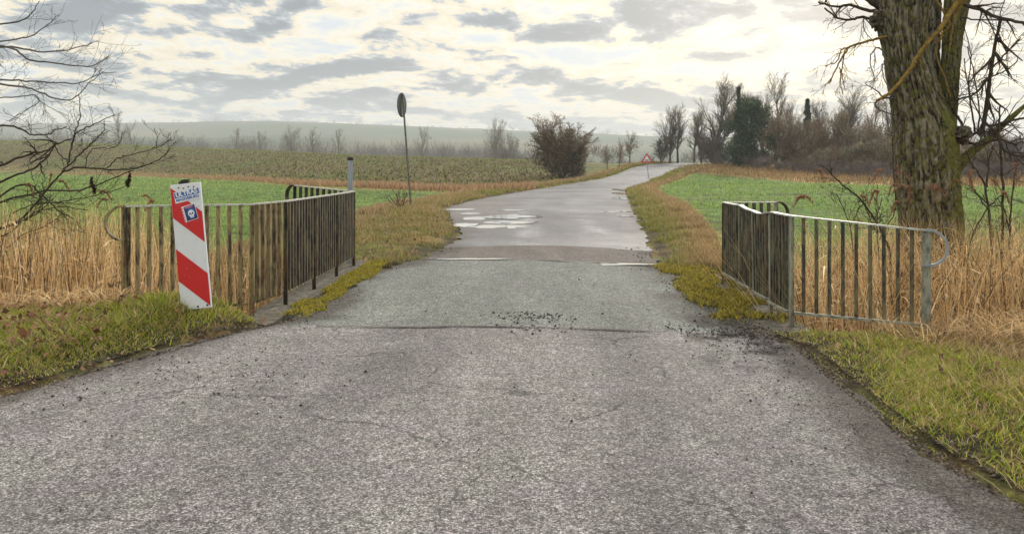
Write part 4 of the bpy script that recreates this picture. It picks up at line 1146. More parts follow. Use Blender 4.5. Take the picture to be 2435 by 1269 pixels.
def proto(kind, seed, h):
    """returns (trunk_mesh, crown_mesh, height) of a bare tree of height about h"""
    rd = random.Random(seed); out = []
    if kind in ('shrub', 'dense', 'scrub'):
        ns = {'shrub': 6, 'dense': 9, 'scrub': 5}[kind]
        for s in range(ns):
            a = rd.uniform(0, 6.28); t = rd.uniform(.0, .62 if kind == 'shrub' else .75)
            d = norm3(math.cos(a) * t, math.sin(a) * t, 1)
            grow(rd, (math.cos(a) * .03 * h * rd.random(), math.sin(a) * .03 * h * rd.random(), -.03 * h), d, h * rd.uniform(.55, .85), h * .011, 0, dict(SHRUB, rmin=.0016 * h, max=2 if kind == 'scrub' else 3, kids=[2.4, 2.0, 1.2, 0] if kind != 'scrub' else [2.0, 0, 0, 0]), out)
    else:
        P = {'tree': TREE, 'vase': VASE, 'thin': THIN}[kind]
        grow(rd, (0, 0, -.03 * h), norm3(rd.gauss(0, .03), rd.gauss(0, .03), 1), h * .82, h * .020, 0, dict(P, rmin=.0007 * h), out)
    zm = max(o[1][2] for o in out); k = h / zm
    out = [(tuple(c * k for c in a), tuple(c * k for c in b_), c_, d_, l) for a, b_, c_, d_, l in out]
    T0 = [o[:4] for o in out if o[4] == 0]; T1 = [o[:4] for o in out if o[4] > 0]
    tv, tf = tubes(T0, 7); cv, cf = tubes(T1, 3)
    return (tv, tf), (cv, cf)
def leaf_tris(rng, centers, radii, n, size, pal, wts, shell=.55):
    i = rng.integers(0, len(centers), n); d = rng.normal(0, 1, (n, 3)); d /= np.linalg.norm(d, axis=1, keepdims=True)
    rr = (shell + (1 - shell) * rng.uniform(0, 1, n) ** .6) * radii[i]; P = centers[i] + d * rr[:, None]
    s = rng.uniform(.6, 1.4, n) * size; a = rng.normal(0, 1, (n, 3)); b_ = rng.normal(0, 1, (n, 3))
    a /= np.linalg.norm(a, axis=1, keepdims=True); b_ /= np.linalg.norm(b_, axis=1, keepdims=True)
    V = np.stack([P, P + a * s[:, None], P + b_ * s[:, None] * .7], 1).reshape(-1, 3)
    F = np.arange(n * 3).reshape(-1, 3); C = np.repeat(pick(rng, n, pal, wts), 3, 0)
    return V, F, C
def slivers(rng, cen, rad, n, ln, wd, pal, wts):
    i = rng.integers(0, len(cen), n); d = rng.normal(0, 1, (n, 3)); d /= np.linalg.norm(d, axis=1, keepdims=True)
    P = cen[i] + d * (rad[i] * rng.uniform(.1, 1, n) ** .5)[:, None]
    u = rng.normal(0, .45, (n, 3)) + np.array([0, 0, 1.0]) + d * .4; u /= np.linalg.norm(u, axis=1, keepdims=True)
    s = np.cross(u, rng.normal(0, 1, (n, 3))); s /= np.linalg.norm(s, axis=1, keepdims=True)
    L_ = (ln * rng.uniform(.4, 1.3, n))[:, None]; W_ = (wd * rng.uniform(.6, 1.3, n))[:, None]
    V = np.stack([P - s * W_ / 2, P + s * W_ / 2, P + u * L_], 1).reshape(-1, 3)
    return V, np.arange(n * 3).reshape(-1, 3), np.repeat(pick(rng, n, pal, wts), 3, 0)
PROTO = {}
def get_proto(kind, seed, mat_t, mat_c):
    key = (kind, seed, mat_c)
    if key not in PROTO:
        (tv, tf), (cv, cf) = proto(kind, seed, {'tree': 12, 'vase': 12, 'thin': 11, 'shrub': 5, 'dense': 5}[kind])
        PROTO[key] = (mesh_np('trunk', tv, tf, M[mat_t]), mesh_np('crown', cv, cf, M[mat_c]), {'tree': 12, 'vase': 12, 'thin': 11, 'shrub': 5, 'dense': 5}[kind])
    return PROTO[key]
def plant(kind, seed, x, D, h, wf, label, cat='tree', name='bare_tree', mat_c='twig_far', group=None, rz=None, zoff=0.0):
    tm, cm, ph = get_proto(kind, seed, 'trunk_far', mat_c)
    z = float(ground_z(x, D)) + zoff
    r = empty(name, (x, D, z), rz if rz is not None else (x * 7.3 + D) % 6.28); tag(r, label, cat, group)
    k = h / ph; r.scale = (k * wf, k * wf, k)
    link('trunk', tm, r); link('crown', cm, r)
    return r
def plant_px(kind, seed, pxx, top, D, wf, label, **kw):
    x = (pxx - CX) / FPX * D; z = float(ground_z(x, D)) + kw.get('zoff', 0)
    h = EYE + (CY - top) / FPX * D - z
    return plant(kind, seed, x, D, h, wf, label, **kw)

# trees in the shallow valley behind the ploughed slope
VAL = [(285, 256, 294, 'thin', 1, .8, 'tallest bare tree of the left valley row, behind the overhanging twigs'),
       (318, 284, 310, 'thin', 2, .8, 'slim bare tree just right of the tallest one in the left valley row'),
       (120, 292, 325, 'tree', 3, .8, 'hazy bare tree above the slope behind the left branches'),
       (240, 300, 317, 'thin', 1, .9, 'small hazy bare tree left of the tallest valley tree'),
       (388, 303, 302, 'thin', 2, 1.0, 'slender bare tree standing above the beacon on the left ridge'),
       (415, 316, 310, 'tree', 3, .7, 'low bare tree right above the striped beacon'),
       (562, 303, 279, 'tree', 4, .75, 'rounded bare tree between beacon and railing post on the ridge'),
       (607, 308, 282, 'tree', 3, .8, 'rounded bare tree right of its twin on the ridge'),
       (692, 294, 271, 'vase', 5, .8, 'broad bare tree on the ridge above the far left railing wing'),
       (738, 300, 272, 'thin', 2, 1.1, 'bare tree next to the broad one on the ridge'),
       (806, 304, 266, 'tree', 4, .7, 'bare tree on the ridge just left of the pipe post'),
       (1000, 297, 260, 'tree', 3, .65, 'bare tree just right of the leaning sign pole'),
       (1180, 272, 255, 'vase', 6, .85, 'large pale bare tree on the ridge above the puddles'),
       (1212, 312, 248, 'shrub', 7, .8, 'smaller bush-like tree at the right side of the large pale tree')]
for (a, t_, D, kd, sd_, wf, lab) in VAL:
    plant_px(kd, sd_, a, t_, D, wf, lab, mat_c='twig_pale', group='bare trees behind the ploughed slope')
# hazy hedgerow below them: one far-off mass of scrub
def far_scrub(seed, items, name, label, mat, nsl=260):
    rd = random.Random(seed); protos = [proto('scrub', 90 + i, 5)[1] for i in range(4)]; VV, FF = [], []; o = 0
    for (x, y, h, w) in items:
        v, f = protos[rd.randrange(4)]
        f = f; v = v.copy(); a = rd.uniform(0, 6.28); k = h / 5
        x2 = v[:, 0] * math.cos(a) - v[:, 1] * math.sin(a); y2 = v[:, 0] * math.sin(a) + v[:, 1] * math.cos(a)
        v = np.stack([x2 * k * w + x, y2 * k * w + y, v[:, 2] * k + float(ground_z(x, y))], -1)
        VV.append(v); FF.append(f + o); o += len(v)
    rng = rngn(seed + 70); cen = []; rad = []
    for (x, y, h, w) in items:
        for q in range(4):
            cen.append((x + rd.gauss(0, .22 * h * w), y + rd.gauss(0, .2 * h), float(ground_z(x, y)) + h * rd.uniform(.15, .72))); rad.append(h * .2)
    cen = np.array(cen); rad = np.array(rad); Dm = float(np.mean(cen[:, 1]))
    sv, sf, sc_ = slivers(rng, cen, rad, nsl * len(items), float(rad.mean()) * 1.6, .0004 * Dm, [(.1, .085, .08), (.07, .06, .055), (.13, .11, .1)], [1, 1, 1])
    n4 = np.concatenate([sf + o, sf[:, 2:3] + o], 1); n4[:, 3] = n4[:, 2]
    FF = np.concatenate(FF); FT = np.concatenate([FF[:, [0, 1, 2]], FF[:, [0, 2, 3]], sf + o]); VA = np.concatenate(VV + [sv])
    me = mesh_np(name, VA, FT, M[mat]); ob = link(name, me); tag(ob, label, 'hedgerow', kind='stuff'); return ob
rd = random.Random(5); items = []
for i in range(110):
    t_ = -.70 + .72 * (i + rd.random()) / 110; D = rd.uniform(330, 400); x = t_ * D; g = float(ground_z(x, D))
    yt = it([(-.7, 318), (-.45, 326), (-.2, 338), (0, 348)], t_) + rd.uniform(-8, 10)
    items.append((x, D, EYE + (CY - yt) / FPX * D - g, rd.uniform(1.0, 1.7)))
far_scrub(3, items, 'hedgerow', 'long hazy purple-grey hedgerow behind the ploughed slope', 'twig_purple')
rd = random.Random(6); items = []
for i in range(90):
    t_ = -.70 + 1.0 * (i + rd.random()) / 90; D = rd.uniform(1400, 1440); x = t_ * D
    items.append((x, D, rd.choice([3, 4, 5, 6, 10]) * 1.3, rd.uniform(1.2, 3.2)))
far_scrub(4, items, 'treeline', 'thin line of tiny trees along the skyline of the far hill', 'twig_far', 12)
rd = random.Random(8); items = []
for i in range(40):
    t_ = -.05 + .28 * rd.random(); D = rd.uniform(180, 420); x = t_ * D; g = float(ground_z(x, D))
    items.append((x, D, rd.uniform(4, 8), 1.5))
far_scrub(5, items, 'hedgerow', 'misty scrub in the valley left of the wood beyond the bend', 'twig_purple')

# bush by the bend and the little trees beyond
TWP = {'twig_brown': [(.27, .22, .155), (.16, .13, .10), (.38, .31, .23)], 'twig_purple': [(.15, .125, .125), (.09, .075, .08), (.20, .17, .165)], 'twig_far': [(.1, .09, .07), (.06, .05, .045), (.14, .12, .1)]}
def bush(pxx, top, D, wpx, label, name='bush', green=.5, seed=1, mat_c='twig_brown', n=5200, base_green=True, pal=None, group=None, cat='bush', hstart=.12, leafsize=.055, kind='dense', kf=.66, sl=2400):
    x = (pxx - CX) / FPX * D; z = float(ground_z(x, D)); h = EYE + (CY - top) / FPX * D - z; w = wpx / FPX * D
    r = empty(name, (x, D, z)); tag(r, label, cat, group)
    tm, cm, ph = get_proto(kind, seed, 'trunk_far', mat_c)
    co = np.array([v.co[:2] for v in cm.vertices]); spread = np.percentile(np.abs(co[:, 0]), 96) * 2
    k = h / ph; kw_ = w / spread
    for nm, mm in (('stem', tm), ('twigs', cm)):
        o = link(nm, mm, r); o.scale = (kw_, kw_, k); o.rotation_euler = (0, 0, seed * 1.3)
    rng = rngn(seed + 400)
    m = 34; cz = rng.uniform(hstart, kf, m) * h; wr = np.sqrt(np.clip(1 - ((cz / h - .38) / .55) ** 2, .05, 1)); a = rng.uniform(0, 6.28, m); q = rng.uniform(.2, 1, m) ** .5
    cen = np.stack([np.cos(a) * q * w * .42 * wr, np.sin(a) * q * w * .42 * wr, cz], -1); rad = rng.uniform(.08, .17, m) * min(w, h)
    pal = pal or [(.05, .075, .025), (.09, .10, .04), (.13, .09, .05), (.035, .05, .02)]
    q1 = leaf_tris(rng, cen, rad, n, leafsize * h * .6, pal, [2, 2, 2, 1], .2)
    q2 = slivers(rng, cen, rad * 1.25, sl, h * .13, .018 + .0009 * D * .5, TWP[mat_c], [1, 1, 1])
    v, f, c = merge([q1, q2]); v[:, 2] = np.maximum(v[:, 2], .0)
    link('leaves', mesh_np('leaves', v, f, M['leaf'], c), r)
    return r
bush(1336, 262, 64, 128, 'large rounded half-bare brown bush beside the left edge of the bend', seed=51, n=10000, hstart=.05, kf=.66,
     pal=[(.05, .075, .03), (.12, .10, .04), (.12, .08, .055), (.035, .045, .025)], leafsize=.045)
OR = [(1445, 342, 74, 34, 61, 'leftmost of three small orchard-like trees before the triangular sign'),
      (1472, 332, 78, 36, 62, 'middle of three small trees before the triangular sign'),
      (1497, 308, 84, 52, 63, 'largest and rightmost of three small trees left of the triangular sign')]
for a, t_, D, w, sd_, lab in OR:
    x = (a - CX) / FPX * D; z = float(ground_z(x, D)); h = EYE + (CY - t_) / FPX * D - z
    r = plant('tree', sd_, x, D, h, 1.0 * (w / FPX * D) / (h * .62), lab, name='small_tree', mat_c='twig_brown', group='small trees on the left verge of the bend')
    rng = rngn(sd_); cen = np.stack([rng.normal(0, 1.5, 14), rng.normal(0, 1.5, 14), rng.uniform(4.5, 9, 14)], -1)
    v, f, c = leaf_tris(rng, cen, np.full(14, 1.5), 650, .28, [(.10, .11, .05), (.14, .12, .06), (.06, .08, .03)], [1, 1, 1], .2); link('leaves', mesh_np('leaves', v, f, M['leaf'], c), r)

# the wood on the right
WOOD = [(1572, 318, 92, 'shrub', 71, 1.0, 'twig_far', 'low spreading bush at the left foot of the first tall trees right of the sign'),
        (1592, 238, 92, 'vase', 72, .75, 'twig_far', 'leftmost tall bare tree just right of the triangular sign'),
        (1612, 252, 95, 'thin', 73, 1.0, 'twig_far', 'slim bare tree directly right of the leftmost tall one'),
        (1650, 258, 102, 'thin', 74, 1.1, 'twig_far', 'isolated thin bare tree above the point where the road vanishes'),
        (1702, 166, 88, 'vase', 75, .95, 'twig_far', 'tallest bare tree at the left corner of the wood'),
        (1668, 250, 92, 'vase', 76, .8, 'twig_far', 'bare tree half hidden left of the tallest tree'),
        (1775, 196, 86, 'vase', 77, .8, 'twig_brown', 'bare crown rising right above the dark ivy clad tree'),
        (1845, 163, 84, 'tree', 78, .75, 'twig_far', 'tall bare tree in the middle of the wood'),
        (1812, 215, 88, 'vase', 71, .8, 'twig_far', 'bare tree right behind the dark ivy clad tree'),
        (1885, 228, 82, 'vase', 79, .7, 'twig_brown', 'bare tree left of the small spruce top'),
        (1958, 232, 80, 'vase', 80, .8, 'twig_far', 'bare tree right of the small spruce top'),
        (2020, 196, 78, 'vase', 72, .8, 'twig_far', 'tall bare tree in the right part of the wood'),
        (2060, 222, 76, 'tree', 81, .8, 'twig_brown', 'bare tree between the tall right one and the big willow'),
        (2098, 208, 75, 'vase', 75, .7, 'twig_far', 'bare tree just left of the big willow trunk'),
        (2300, 300, 74, 'tree', 78, .9, 'twig_brown', 'bare tree seen just right of the willow trunk'),
        (2350, 285, 76, 'vase', 79, .9, 'twig_purple', 'bare tree at the right side behind the willow shoots'),
        (2400, 300, 74, 'vase', 80, .9, 'twig_brown', 'rightmost bare tree at the picture edge')]
for a, t_, D, kd, sd_, wf, mc, lab in WOOD:
    plant_px(kd, sd_, a, t_, D, wf * 1.15, lab, mat_c=mc, name='bare_tree' if kd != 'shrub' else 'bare_bush', cat='tree' if kd != 'shrub' else 'bush', group='trees of the wood on the right')
DARKG = [(.03, .06, .025), (.055, .10, .04), (.09, .14, .06), (.015, .03, .016)]
def leafy(pxx, top, D, wpx, label, pal, seed, n=9000, name='evergreen_tree', cat='tree', cone=False, base=.02, size=.16, group='trees of the wood on the right'):
    x = (pxx - CX) / FPX * D; z = float(ground_z(x, D)); h = EYE + (CY - top) / FPX * D - z; w = wpx / FPX * D
    r = empty(name, (x, D, z)); tag(r, label, cat, group); rng = rngn(seed)
    b = MB(); b.cyl((0, 0, -.2), (0, 0, h * .9), h * .018 + .04, .03, n=8); b.build('trunk', M['trunk_far'], r)
    if cone:
        m = 190; f_ = rng.uniform(.05, 1, m); a = rng.uniform(0, 6.28, m); rr = (1 - f_) * w * .5 * rng.uniform(.5, 1.05, m)
        cen = np.stack([np.cos(a) * rr, np.sin(a) * rr, f_ * h - rr * .25], -1); rad = (.04 + .12 * (1 - f_)) * w
    else:
        m = 60; f_ = rng.uniform(base, .93, m); a = rng.uniform(0, 6.28, m); env = np.interp(f_, [0, .15, .45, .75, 1], [.78, .95, 1, .7, .15])
        rr = env * w * .5 * rng.uniform(.1, .92, m); cen = np.stack([np.cos(a) * rr, np.sin(a) * rr, f_ * h], -1); rad = rng.uniform(.07, .15, m) * w
    v, f, c = leaf_tris(rng, cen, rad, n, size, pal, [2, 3, 2, 2], .25); v[:, 2] = np.maximum(v[:, 2], 0)
    link('crown', mesh_np('crown', v, f, M['leaf'], c), r); return r
leafy(1785, 232, 80, 150, 'broad dark green ivy clad tree at the left of the wood', DARKG, 81, 26000, size=.17)
leafy(1756, 208, 79, 34, 'narrow dark spruce tip rising from the ivy clad tree', DARKG, 82, 4200, name='spruce', cone=True, size=.2)
leafy(1920, 236, 79, 46, 'small lone spruce pointing above the brown thicket', DARKG, 83, 7000, name='spruce', cone=True, size=.2)
BR = [(.32, .26, .17), (.40, .32, .21), (.20, .16, .11), (.09, .075, .05)]
GN = [(.07, .13, .05), (.11, .16, .07), (.05, .09, .04), (.15, .15, .09)]
PU = [(.10, .09, .09), (.14, .12, .12), (.035, .03, .032), (.06, .055, .04)]
TH = [(1694, 318, 86, 74, PU, 91, 'twig_purple', 'plum brown bush at the foot of the tallest tree'),
      (1868, 262, 78, 90, BR, 92, 'twig_brown', 'brown thicket bush right of the dark ivy clad tree'),
      (1925, 280, 76, 96, BR, 93, 'twig_brown', 'brown thicket bush under the small spruce'),
      (1985, 262, 75, 100, BR, 94, 'twig_brown', 'tall brown thicket bush in the middle of the wood edge'),
      (2045, 285, 73, 96, BR, 95, 'twig_brown', 'brown thicket bush right of the tall one'),
      (2100, 300, 72, 90, BR, 96, 'twig_brown', 'brown thicket bush left of the willow trunk'),
      (1955, 352, 70, 84, GN, 97, 'twig_brown', 'green bush low at the wood edge left of its twin'),
      (2030, 340, 69, 96, GN, 98, 'twig_brown', 'green bush low at the wood edge middle'),
      (2105, 325, 68, 90, GN, 99, 'twig_brown', 'green bush beside the willow trunk at the wood edge'),
      (2320, 330, 66, 110, BR, 100, 'twig_brown', 'brown bush visible right of the willow trunk'),
      (2400, 322, 66, 110, PU, 101, 'twig_purple', 'plum brown bush at the right picture edge')]
for a, t_, D, w, pal, sd_, mc, lab in TH:
    bush(a, t_, D, w, lab, seed=sd_ % 4 + 51, mat_c=mc, n=4200 if pal is GN else 2400, pal=pal, group='bushes at the edge of the wood', leafsize=.05 if pal is GN else .03, hstart=.05, kf=.85)
rd = random.Random(9); items = []
for i in range(56):
    pxx = 1690 + (2435 - 1690) * (i + rd.random()) / 56 + rd.uniform(-6, 6)
    D = np.interp(pxx, [1690, 1850, 2000, 2130, 2435], [84, 72, 63, 59, 57]) + rd.uniform(0, 3); x = (pxx - CX) / FPX * D
    yt = np.interp(pxx, [1690, 1760, 1860, 1960, 2435], [350, 362, 382, 384, 384]) + rd.uniform(-8, 8); g = float(ground_z(x, D))
    items.append((x, D, max(.6, EYE + (CY - yt) / FPX * D - g), rd.uniform(1.1, 1.8)))
far_scrub(6, items, 'brambles', 'dark plum brown bramble thicket along the foot of the wood', 'twig_purple')

# ------------------------------------------------------------------ the big willow on the right
WD = 10.4
def wp(x, y, dd=0.0): return Vector(px(x, y, WD + dd)) if dd == 0 else Vector(((x - CX) / FPX * WD, WD + dd, EYE + (CY - y) / FPX * WD))
wx, _, wz = px(2219, 640, WD); wz = float(ground_z(wx, WD))
will = empty('willow_tree', (wx, WD, wz)); tag(will, 'massive old willow with furrowed bark and forked top behind the right railing', 'tree')
worg = Vector((wx, WD, wz))
def ring_trunk(name, stations, mat, nr=190, seed=1, amp=.035, mossf=None, freq=1.0):
    """stations: (x,y pixels, half width px, depth offset)"""
    S = np.array([(*wp(s[0], s[1], s[3]), s[2] / FPX * WD) for s in stations])
    tt = np.linspace(0, 1, len(S)); T = np.linspace(0, 1, 330)
    c = np.stack([np.interp(T, tt, S[:, i]) for i in range(4)], -1)
    for _ in range(6): c[1:-1] = (c[:-2] + 2 * c[1:-1] + c[2:]) / 4
    th = np.linspace(0, 2 * np.pi, nr, endpoint=False)
    TH_, ZZ = np.meshgrid(th, c[:, 2]); cx, cy = np.cos(TH_), np.sin(TH_); Rr = c[:, 3][:, None]
    a = 8.5 * freq
    wv = fbm(cx * 1.3, cy * 1.3, ZZ * .9 + seed, 3) * .7
    ridge = np.clip(np.abs(2 * fbm(cx * a + wv, cy * a + wv, ZZ * 4.2 + seed * 7, 4) - 1) * 4.6, 0, 1)
    ridge2 = fbm(cx * a * 2.6, cy * a * 2.6, ZZ * 7.0 + seed, 3)
    plate = ss(fbm(cx * a * .9 + 7, cy * a * .9, ZZ * 12.0 + seed, 3), .38, .46)
    hgt = np.clip(.62 * ridge * (.45 + .55 * plate) + .55 * (ridge2 - .15), 0, 1)
    lump = (fbm(cx * 1.0, cy * 1.0, ZZ * 1.0 + seed * 3, 3) - .5)
    RR = Rr * (1 + lump * .22) + (hgt - .6) * amp
    X = c[:, 0][:, None] + cx * RR; Y = c[:, 1][:, None] + cy * RR * .92
    V = np.stack([X, Y, ZZ], -1).reshape(-1, 3) - np.array(worg)
    ny = len(c); i = np.arange(ny * nr).reshape(ny, nr)
    F = np.stack([i[:-1], np.roll(i, -1, 1)[:-1], np.roll(i, -1, 1)[1:], i[1:]], -1).reshape(-1, 4)
    ms = mossf(X, Y, ZZ) if mossf else np.zeros_like(X)
    C = np.stack([hgt, ms, np.zeros_like(hgt)], -1).reshape(-1, 3)
    return link(name, mesh_np(name, V, F, M[mat], C, smooth=True), will)
mf = lambda x, y, z: np.clip(.38 + .75 * np.exp(-(((x - 5.45) / .16) ** 2 + ((z - 1.9) / .55) ** 2)) + .3 * ss(x, 5.25, 5.5) - .15 * ss(z, .3, 0), 0, 1)
ring_trunk('trunk', [(2224, 760, 92, 0), (2222, 690, 84, 0), (2219, 620, 74, 0), (2217, 540, 69, 0), (2208, 450, 70, 0), (2205, 380, 71, 0), (2200, 300, 70, 0), (2176, 220, 56, 0),
                     (2156, 140, 50, 0), (2146, 70, 54, 0), (2146, 20, 58, 0), (2142, -30, 62, 0), (2140, -110, 52, 0), (2130, -260, 36, 0)], 'willow', mossf=mf, seed=2, amp=.045)
ring_trunk('limb', [(2235, 350, 28, .1), (2246, 300, 33, .08), (2258, 230, 24, .05), (2265, 150, 22, .05), (2269, 90, 22, .05), (2276, 30, 26, .05), (2286, -40, 30, .05), (2310, -160, 26, .05), (2330, -300, 16, .05)], 'willow', nr=90, seed=5,
           mossf=lambda x, y, z: np.full_like(x, .50), amp=.028)
ring_trunk('limb', [(2262, 420, 10, -.05), (2272, 385, 20, -.1), (2290, 365, 15, -.15), (2325, 335, 12, -.2), (2362, 300, 9, -.2), (2400, 262, 7, -.25), (2450, 220, 6, -.3)], 'willow', nr=40, seed=6, amp=.02,
           mossf=lambda x, y, z: np.full_like(x, .7))
ring_trunk('limb', [(2225, 330, 34, .16), (2226, 240, 34, .22), (2222, 150, 34, .26), (2220, 60, 36, .26), (2222, -40, 38, .26), (2226, -200, 22, .3)], 'willow', nr=60, seed=9, amp=.03)
# burrs on the trunk
def burr(x, y, dd, rpx, seed):
    c = wp(x, y, dd) - worg; rng = rngn(seed); n = 44; m = 30; R0 = rpx / FPX * WD
    th = np.linspace(0, 2 * np.pi, n, endpoint=False); ph = np.linspace(.05, np.pi - .05, m); TH_, PH = np.meshgrid(th, ph)
    X = np.cos(TH_) * np.sin(PH); Y = np.sin(TH_) * np.sin(PH); Z = np.cos(PH); q = fbm(X * 3.4 + seed, Y * 3.4, Z * 3.4, 4); R = R0 * (.3 + 1.35 * q)
    V = np.stack([X * R + c.x, Y * R + c.y, Z * R + c.z], -1).reshape(-1, 3); i = np.arange(m * n).reshape(m, n)
    F = np.stack([i[:-1], i[1:], np.roll(i, -1, 1)[1:], np.roll(i, -1, 1)[:-1]], -1).reshape(-1, 4)
    C = np.stack([q * 1.1 - .1, .22 + 0 * q, 0 * q], -1).reshape(-1, 3)
    link('burr', mesh_np('burr', V, F, M['willow'], C, smooth=True), will)
burr(2262, 322, -.24, 20, 1.5); burr(2340, 318, -.22, 12, 3.5); burr(2092, 48, .0, 22, 5.5)
# branches drawn as polylines (pixels at the willow's distance), each with side twigs
def poly_branch(pts, D0, r0, r1, rd, out, twigs=8, tl=.35, dy=0.0, droop=0.0, minr=.0022, org=None):
    P = [Vector(px(a, b_, D0)) for a, b_ in pts]
    # keep apparent position while drifting in depth is avoided: depth varies as a real offset
    n = len(P); fine = []
    for i in range(n - 1):
        for k in range(5):
            fine.append(P[i].lerp(P[i + 1], k / 5))
    fine.append(P[-1])
    for _ in range(2):
        fine = [fine[0]] + [(fine[i - 1] + fine[i] * 2 + fine[i + 1]) / 4 for i in range(1, len(fine) - 1)] + [fine[-1]]
    m = len(fine)
    for i in range(m): fine[i] = fine[i] + Vector((rd.gauss(0, .004), dy * i / m + rd.gauss(0, .006), rd.gauss(0, .004)))
    for i in range(m - 1):
        a = r0 + (r1 - r0) * i / (m - 1); c = r0 + (r1 - r0) * (i + 1) / (m - 1)
        out.append((tuple(fine[i]), tuple(fine[i + 1]), a, c))
    TP = dict(seg=[6, 4, 3], wob=[.12, .16, .2], up=[-droop, -droop, 0], kids=[.5, .3, 0], start=[.1, .1, 0], ang=[(.4, .9), (.4, .9), (0, 0)], len=[.5, .5], rk=.6, rmin=minr, max=2, endk=0, tip=.35)
    for _ in range(twigs):
        i = rd.randrange(int(m * .15), m - 1); d = (fine[i + 1] - fine[i]).normalized(); ang = rd.uniform(.4, 1.0) * rd.choice((-1, 1)); ax = Vector((rd.gauss(0, .3), 1, rd.gauss(0, .3)))
        d = (Matrix.Rotation(ang, 3, ax.normalized()) @ d)
        o2 = []; grow(rd, tuple(fine[i]), tuple(d), tl * rd.uniform(.5, 1.3), max(r1 * .65, minr * 1.15), 0, TP, o2); out += [q[:4] for q in o2]
def shift(S, org): return [(tuple(Vector(a) - org), tuple(Vector(b_) - org), c, d) for a, b_, c, d in S]
rd = random.Random(77)
def branch_part(name, lines, D0, mat, twigs=8, tl=.35, droop=0.0, minr=.0022, parent=will, org=worg, sides=5):
    for ln in lines:
        S = []; pts, r0, r1 = ln[0], ln[1], ln[2]; tw = ln[3] if len(ln) > 3 else twigs
        poly_branch(pts, D0, r0 / FPX * D0, r1 / FPX * D0, rd, S, tw, tl, rd.uniform(-.03, .03), droop, minr)
        v, f = tubes(shift(S, org), sides); o = link(name, mesh_np(name, v, f, M[mat], smooth=True), parent)
    return o
branch_part('lichened_branch', [([(2290, -10), (2262, 28), (2232, 75), (2195, 115), (2155, 180), (2118, 222), (2085, 240)], 7, 3.5, 3)], WD - .5, 'twig_yellow', tl=.25)
branch_part('lichened_branch', [([(2210, -20), (2240, 20), (2262, 60), (2235, 85), (2225, 130), (2250, 190), (2262, 230)], 3, 1.5, 3), ([(2300, -10), (2270, 40), (2262, 90), (2258, 120)], 4, 2, 3)], WD - .45, 'twig_yellow', tl=.15)
branch_part('branch', [([(2110, 30), (2060, 25), (2020, 10), (1985, 18), (1945, 5)], 5, 2, 7), ([(2105, 55), (2050, 40), (2020, 48), (1990, 45), (1960, 22)], 4, 2, 5),
                       ([(2100, 20), (2060, -5), (2010, -40)], 10, 5, 5), ([(2120, -30), (2150, -60), (2060, -90), (1990, -60), (1960, 8)], 5, 2, 5)], WD, 'twig_near', tl=.35, droop=.05)
branch_part('branch', [([(2120, 85), (2085, 90), (2040, 105), (2018, 112), (2000, 140), (1985, 170), (1972, 200)], 3.5, 1.4, 8), ([(2018, 112), (2000, 118), (1990, 150), (1960, 158)], 2, 1, 4),
                       ([(2010, 118), (2002, 165), (1998, 200), (2005, 225)], 1.8, 1, 4), ([(1995, 160), (2005, 190), (2010, 215)], 1.5, .9, 2)], WD - .1, 'twig_yellow', tl=.22, droop=.1)
branch_part('branch', [([(2128, 235), (2100, 232), (2078, 245), (2090, 262), (2128, 272)], 3, 1.5, 6), ([(2100, 232), (2085, 215), (2060, 200)], 2, 1, 4), ([(2110, 130), (2085, 110), (2070, 130), (2068, 155), (2080, 190), (2070, 215)], 1.8, 1, 6),
                       ([(2112, 160), (2095, 150), (2100, 190), (2115, 215)], 1.5, 1, 6), ([(2110, 60), (2075, 60), (2052, 40), (2055, 75), (2075, 95)], 2, 1, 4)], WD - .05, 'twig_grey', tl=.28)
branch_part('branch', [([(2290, 10), (2330, 25), (2375, 45), (2440, 58)], 5.5, 3.5, 8), ([(2280, 42), (2330, 48), (2420, 50)], 2, 1.5, 5),
                       ([(2380, 45), (2366, 100), (2358, 160), (2350, 220), (2340, 290), (2330, 320)], 3.5, 6, 10),
                       ([(2360, 160), (2395, 125), (2430, 90)], 2.5, 1.5, 6), ([(2360, 175), (2320, 225), (2270, 240)], 3, 2, 6), ([(2350, 185), (2390, 170), (2420, 145)], 2, 1.2, 6),
                       ([(2270, 240), (2262, 205), (2275, 215)], 2, 1, 2)], WD - .2, 'twig_near', tl=.38)
branch_part('branch', [([(2300, 340), (2330, 345), (2375, 330), (2420, 345)], 4, 2.5, 8), ([(2355, 300), (2400, 288), (2435, 280)], 4, 2.5, 6), ([(2300, 335), (2285, 290), (2265, 262), (2255, 240)], 4, 2, 6),
                       ([(2320, 320), (2310, 260), (2300, 200), (2290, 140)], 2.5, 1.2, 8), ([(2325, 318), (2330, 270), (2320, 200), (2300, 110)], 2.2, 1.2, 8), ([(2335, 300), (2350, 250), (2340, 190)], 2, 1.2, 6),
                       ([(2375, 330), (2380, 350), (2405, 370), (2440, 375)], 3, 2, 6), ([(2340, 295), (2300, 220), (2310, 130), (2290, 60)], 1.8, 1, 8), ([(2395, 130), (2370, 70), (2390, 0)], 1.8, 1, 8)], WD - .25, 'twig_near', tl=.35)
# thin shoots climbing the left side of the trunk
branch_part('shoot', [([(2130, 480), (2126, 420), (2122, 330), (2120, 315)], 2, 1.2, 5), ([(2150, 530), (2135, 490), (2132, 470)], 1.5, 1, 3)], WD - .45, 'twig_near', tl=.3)

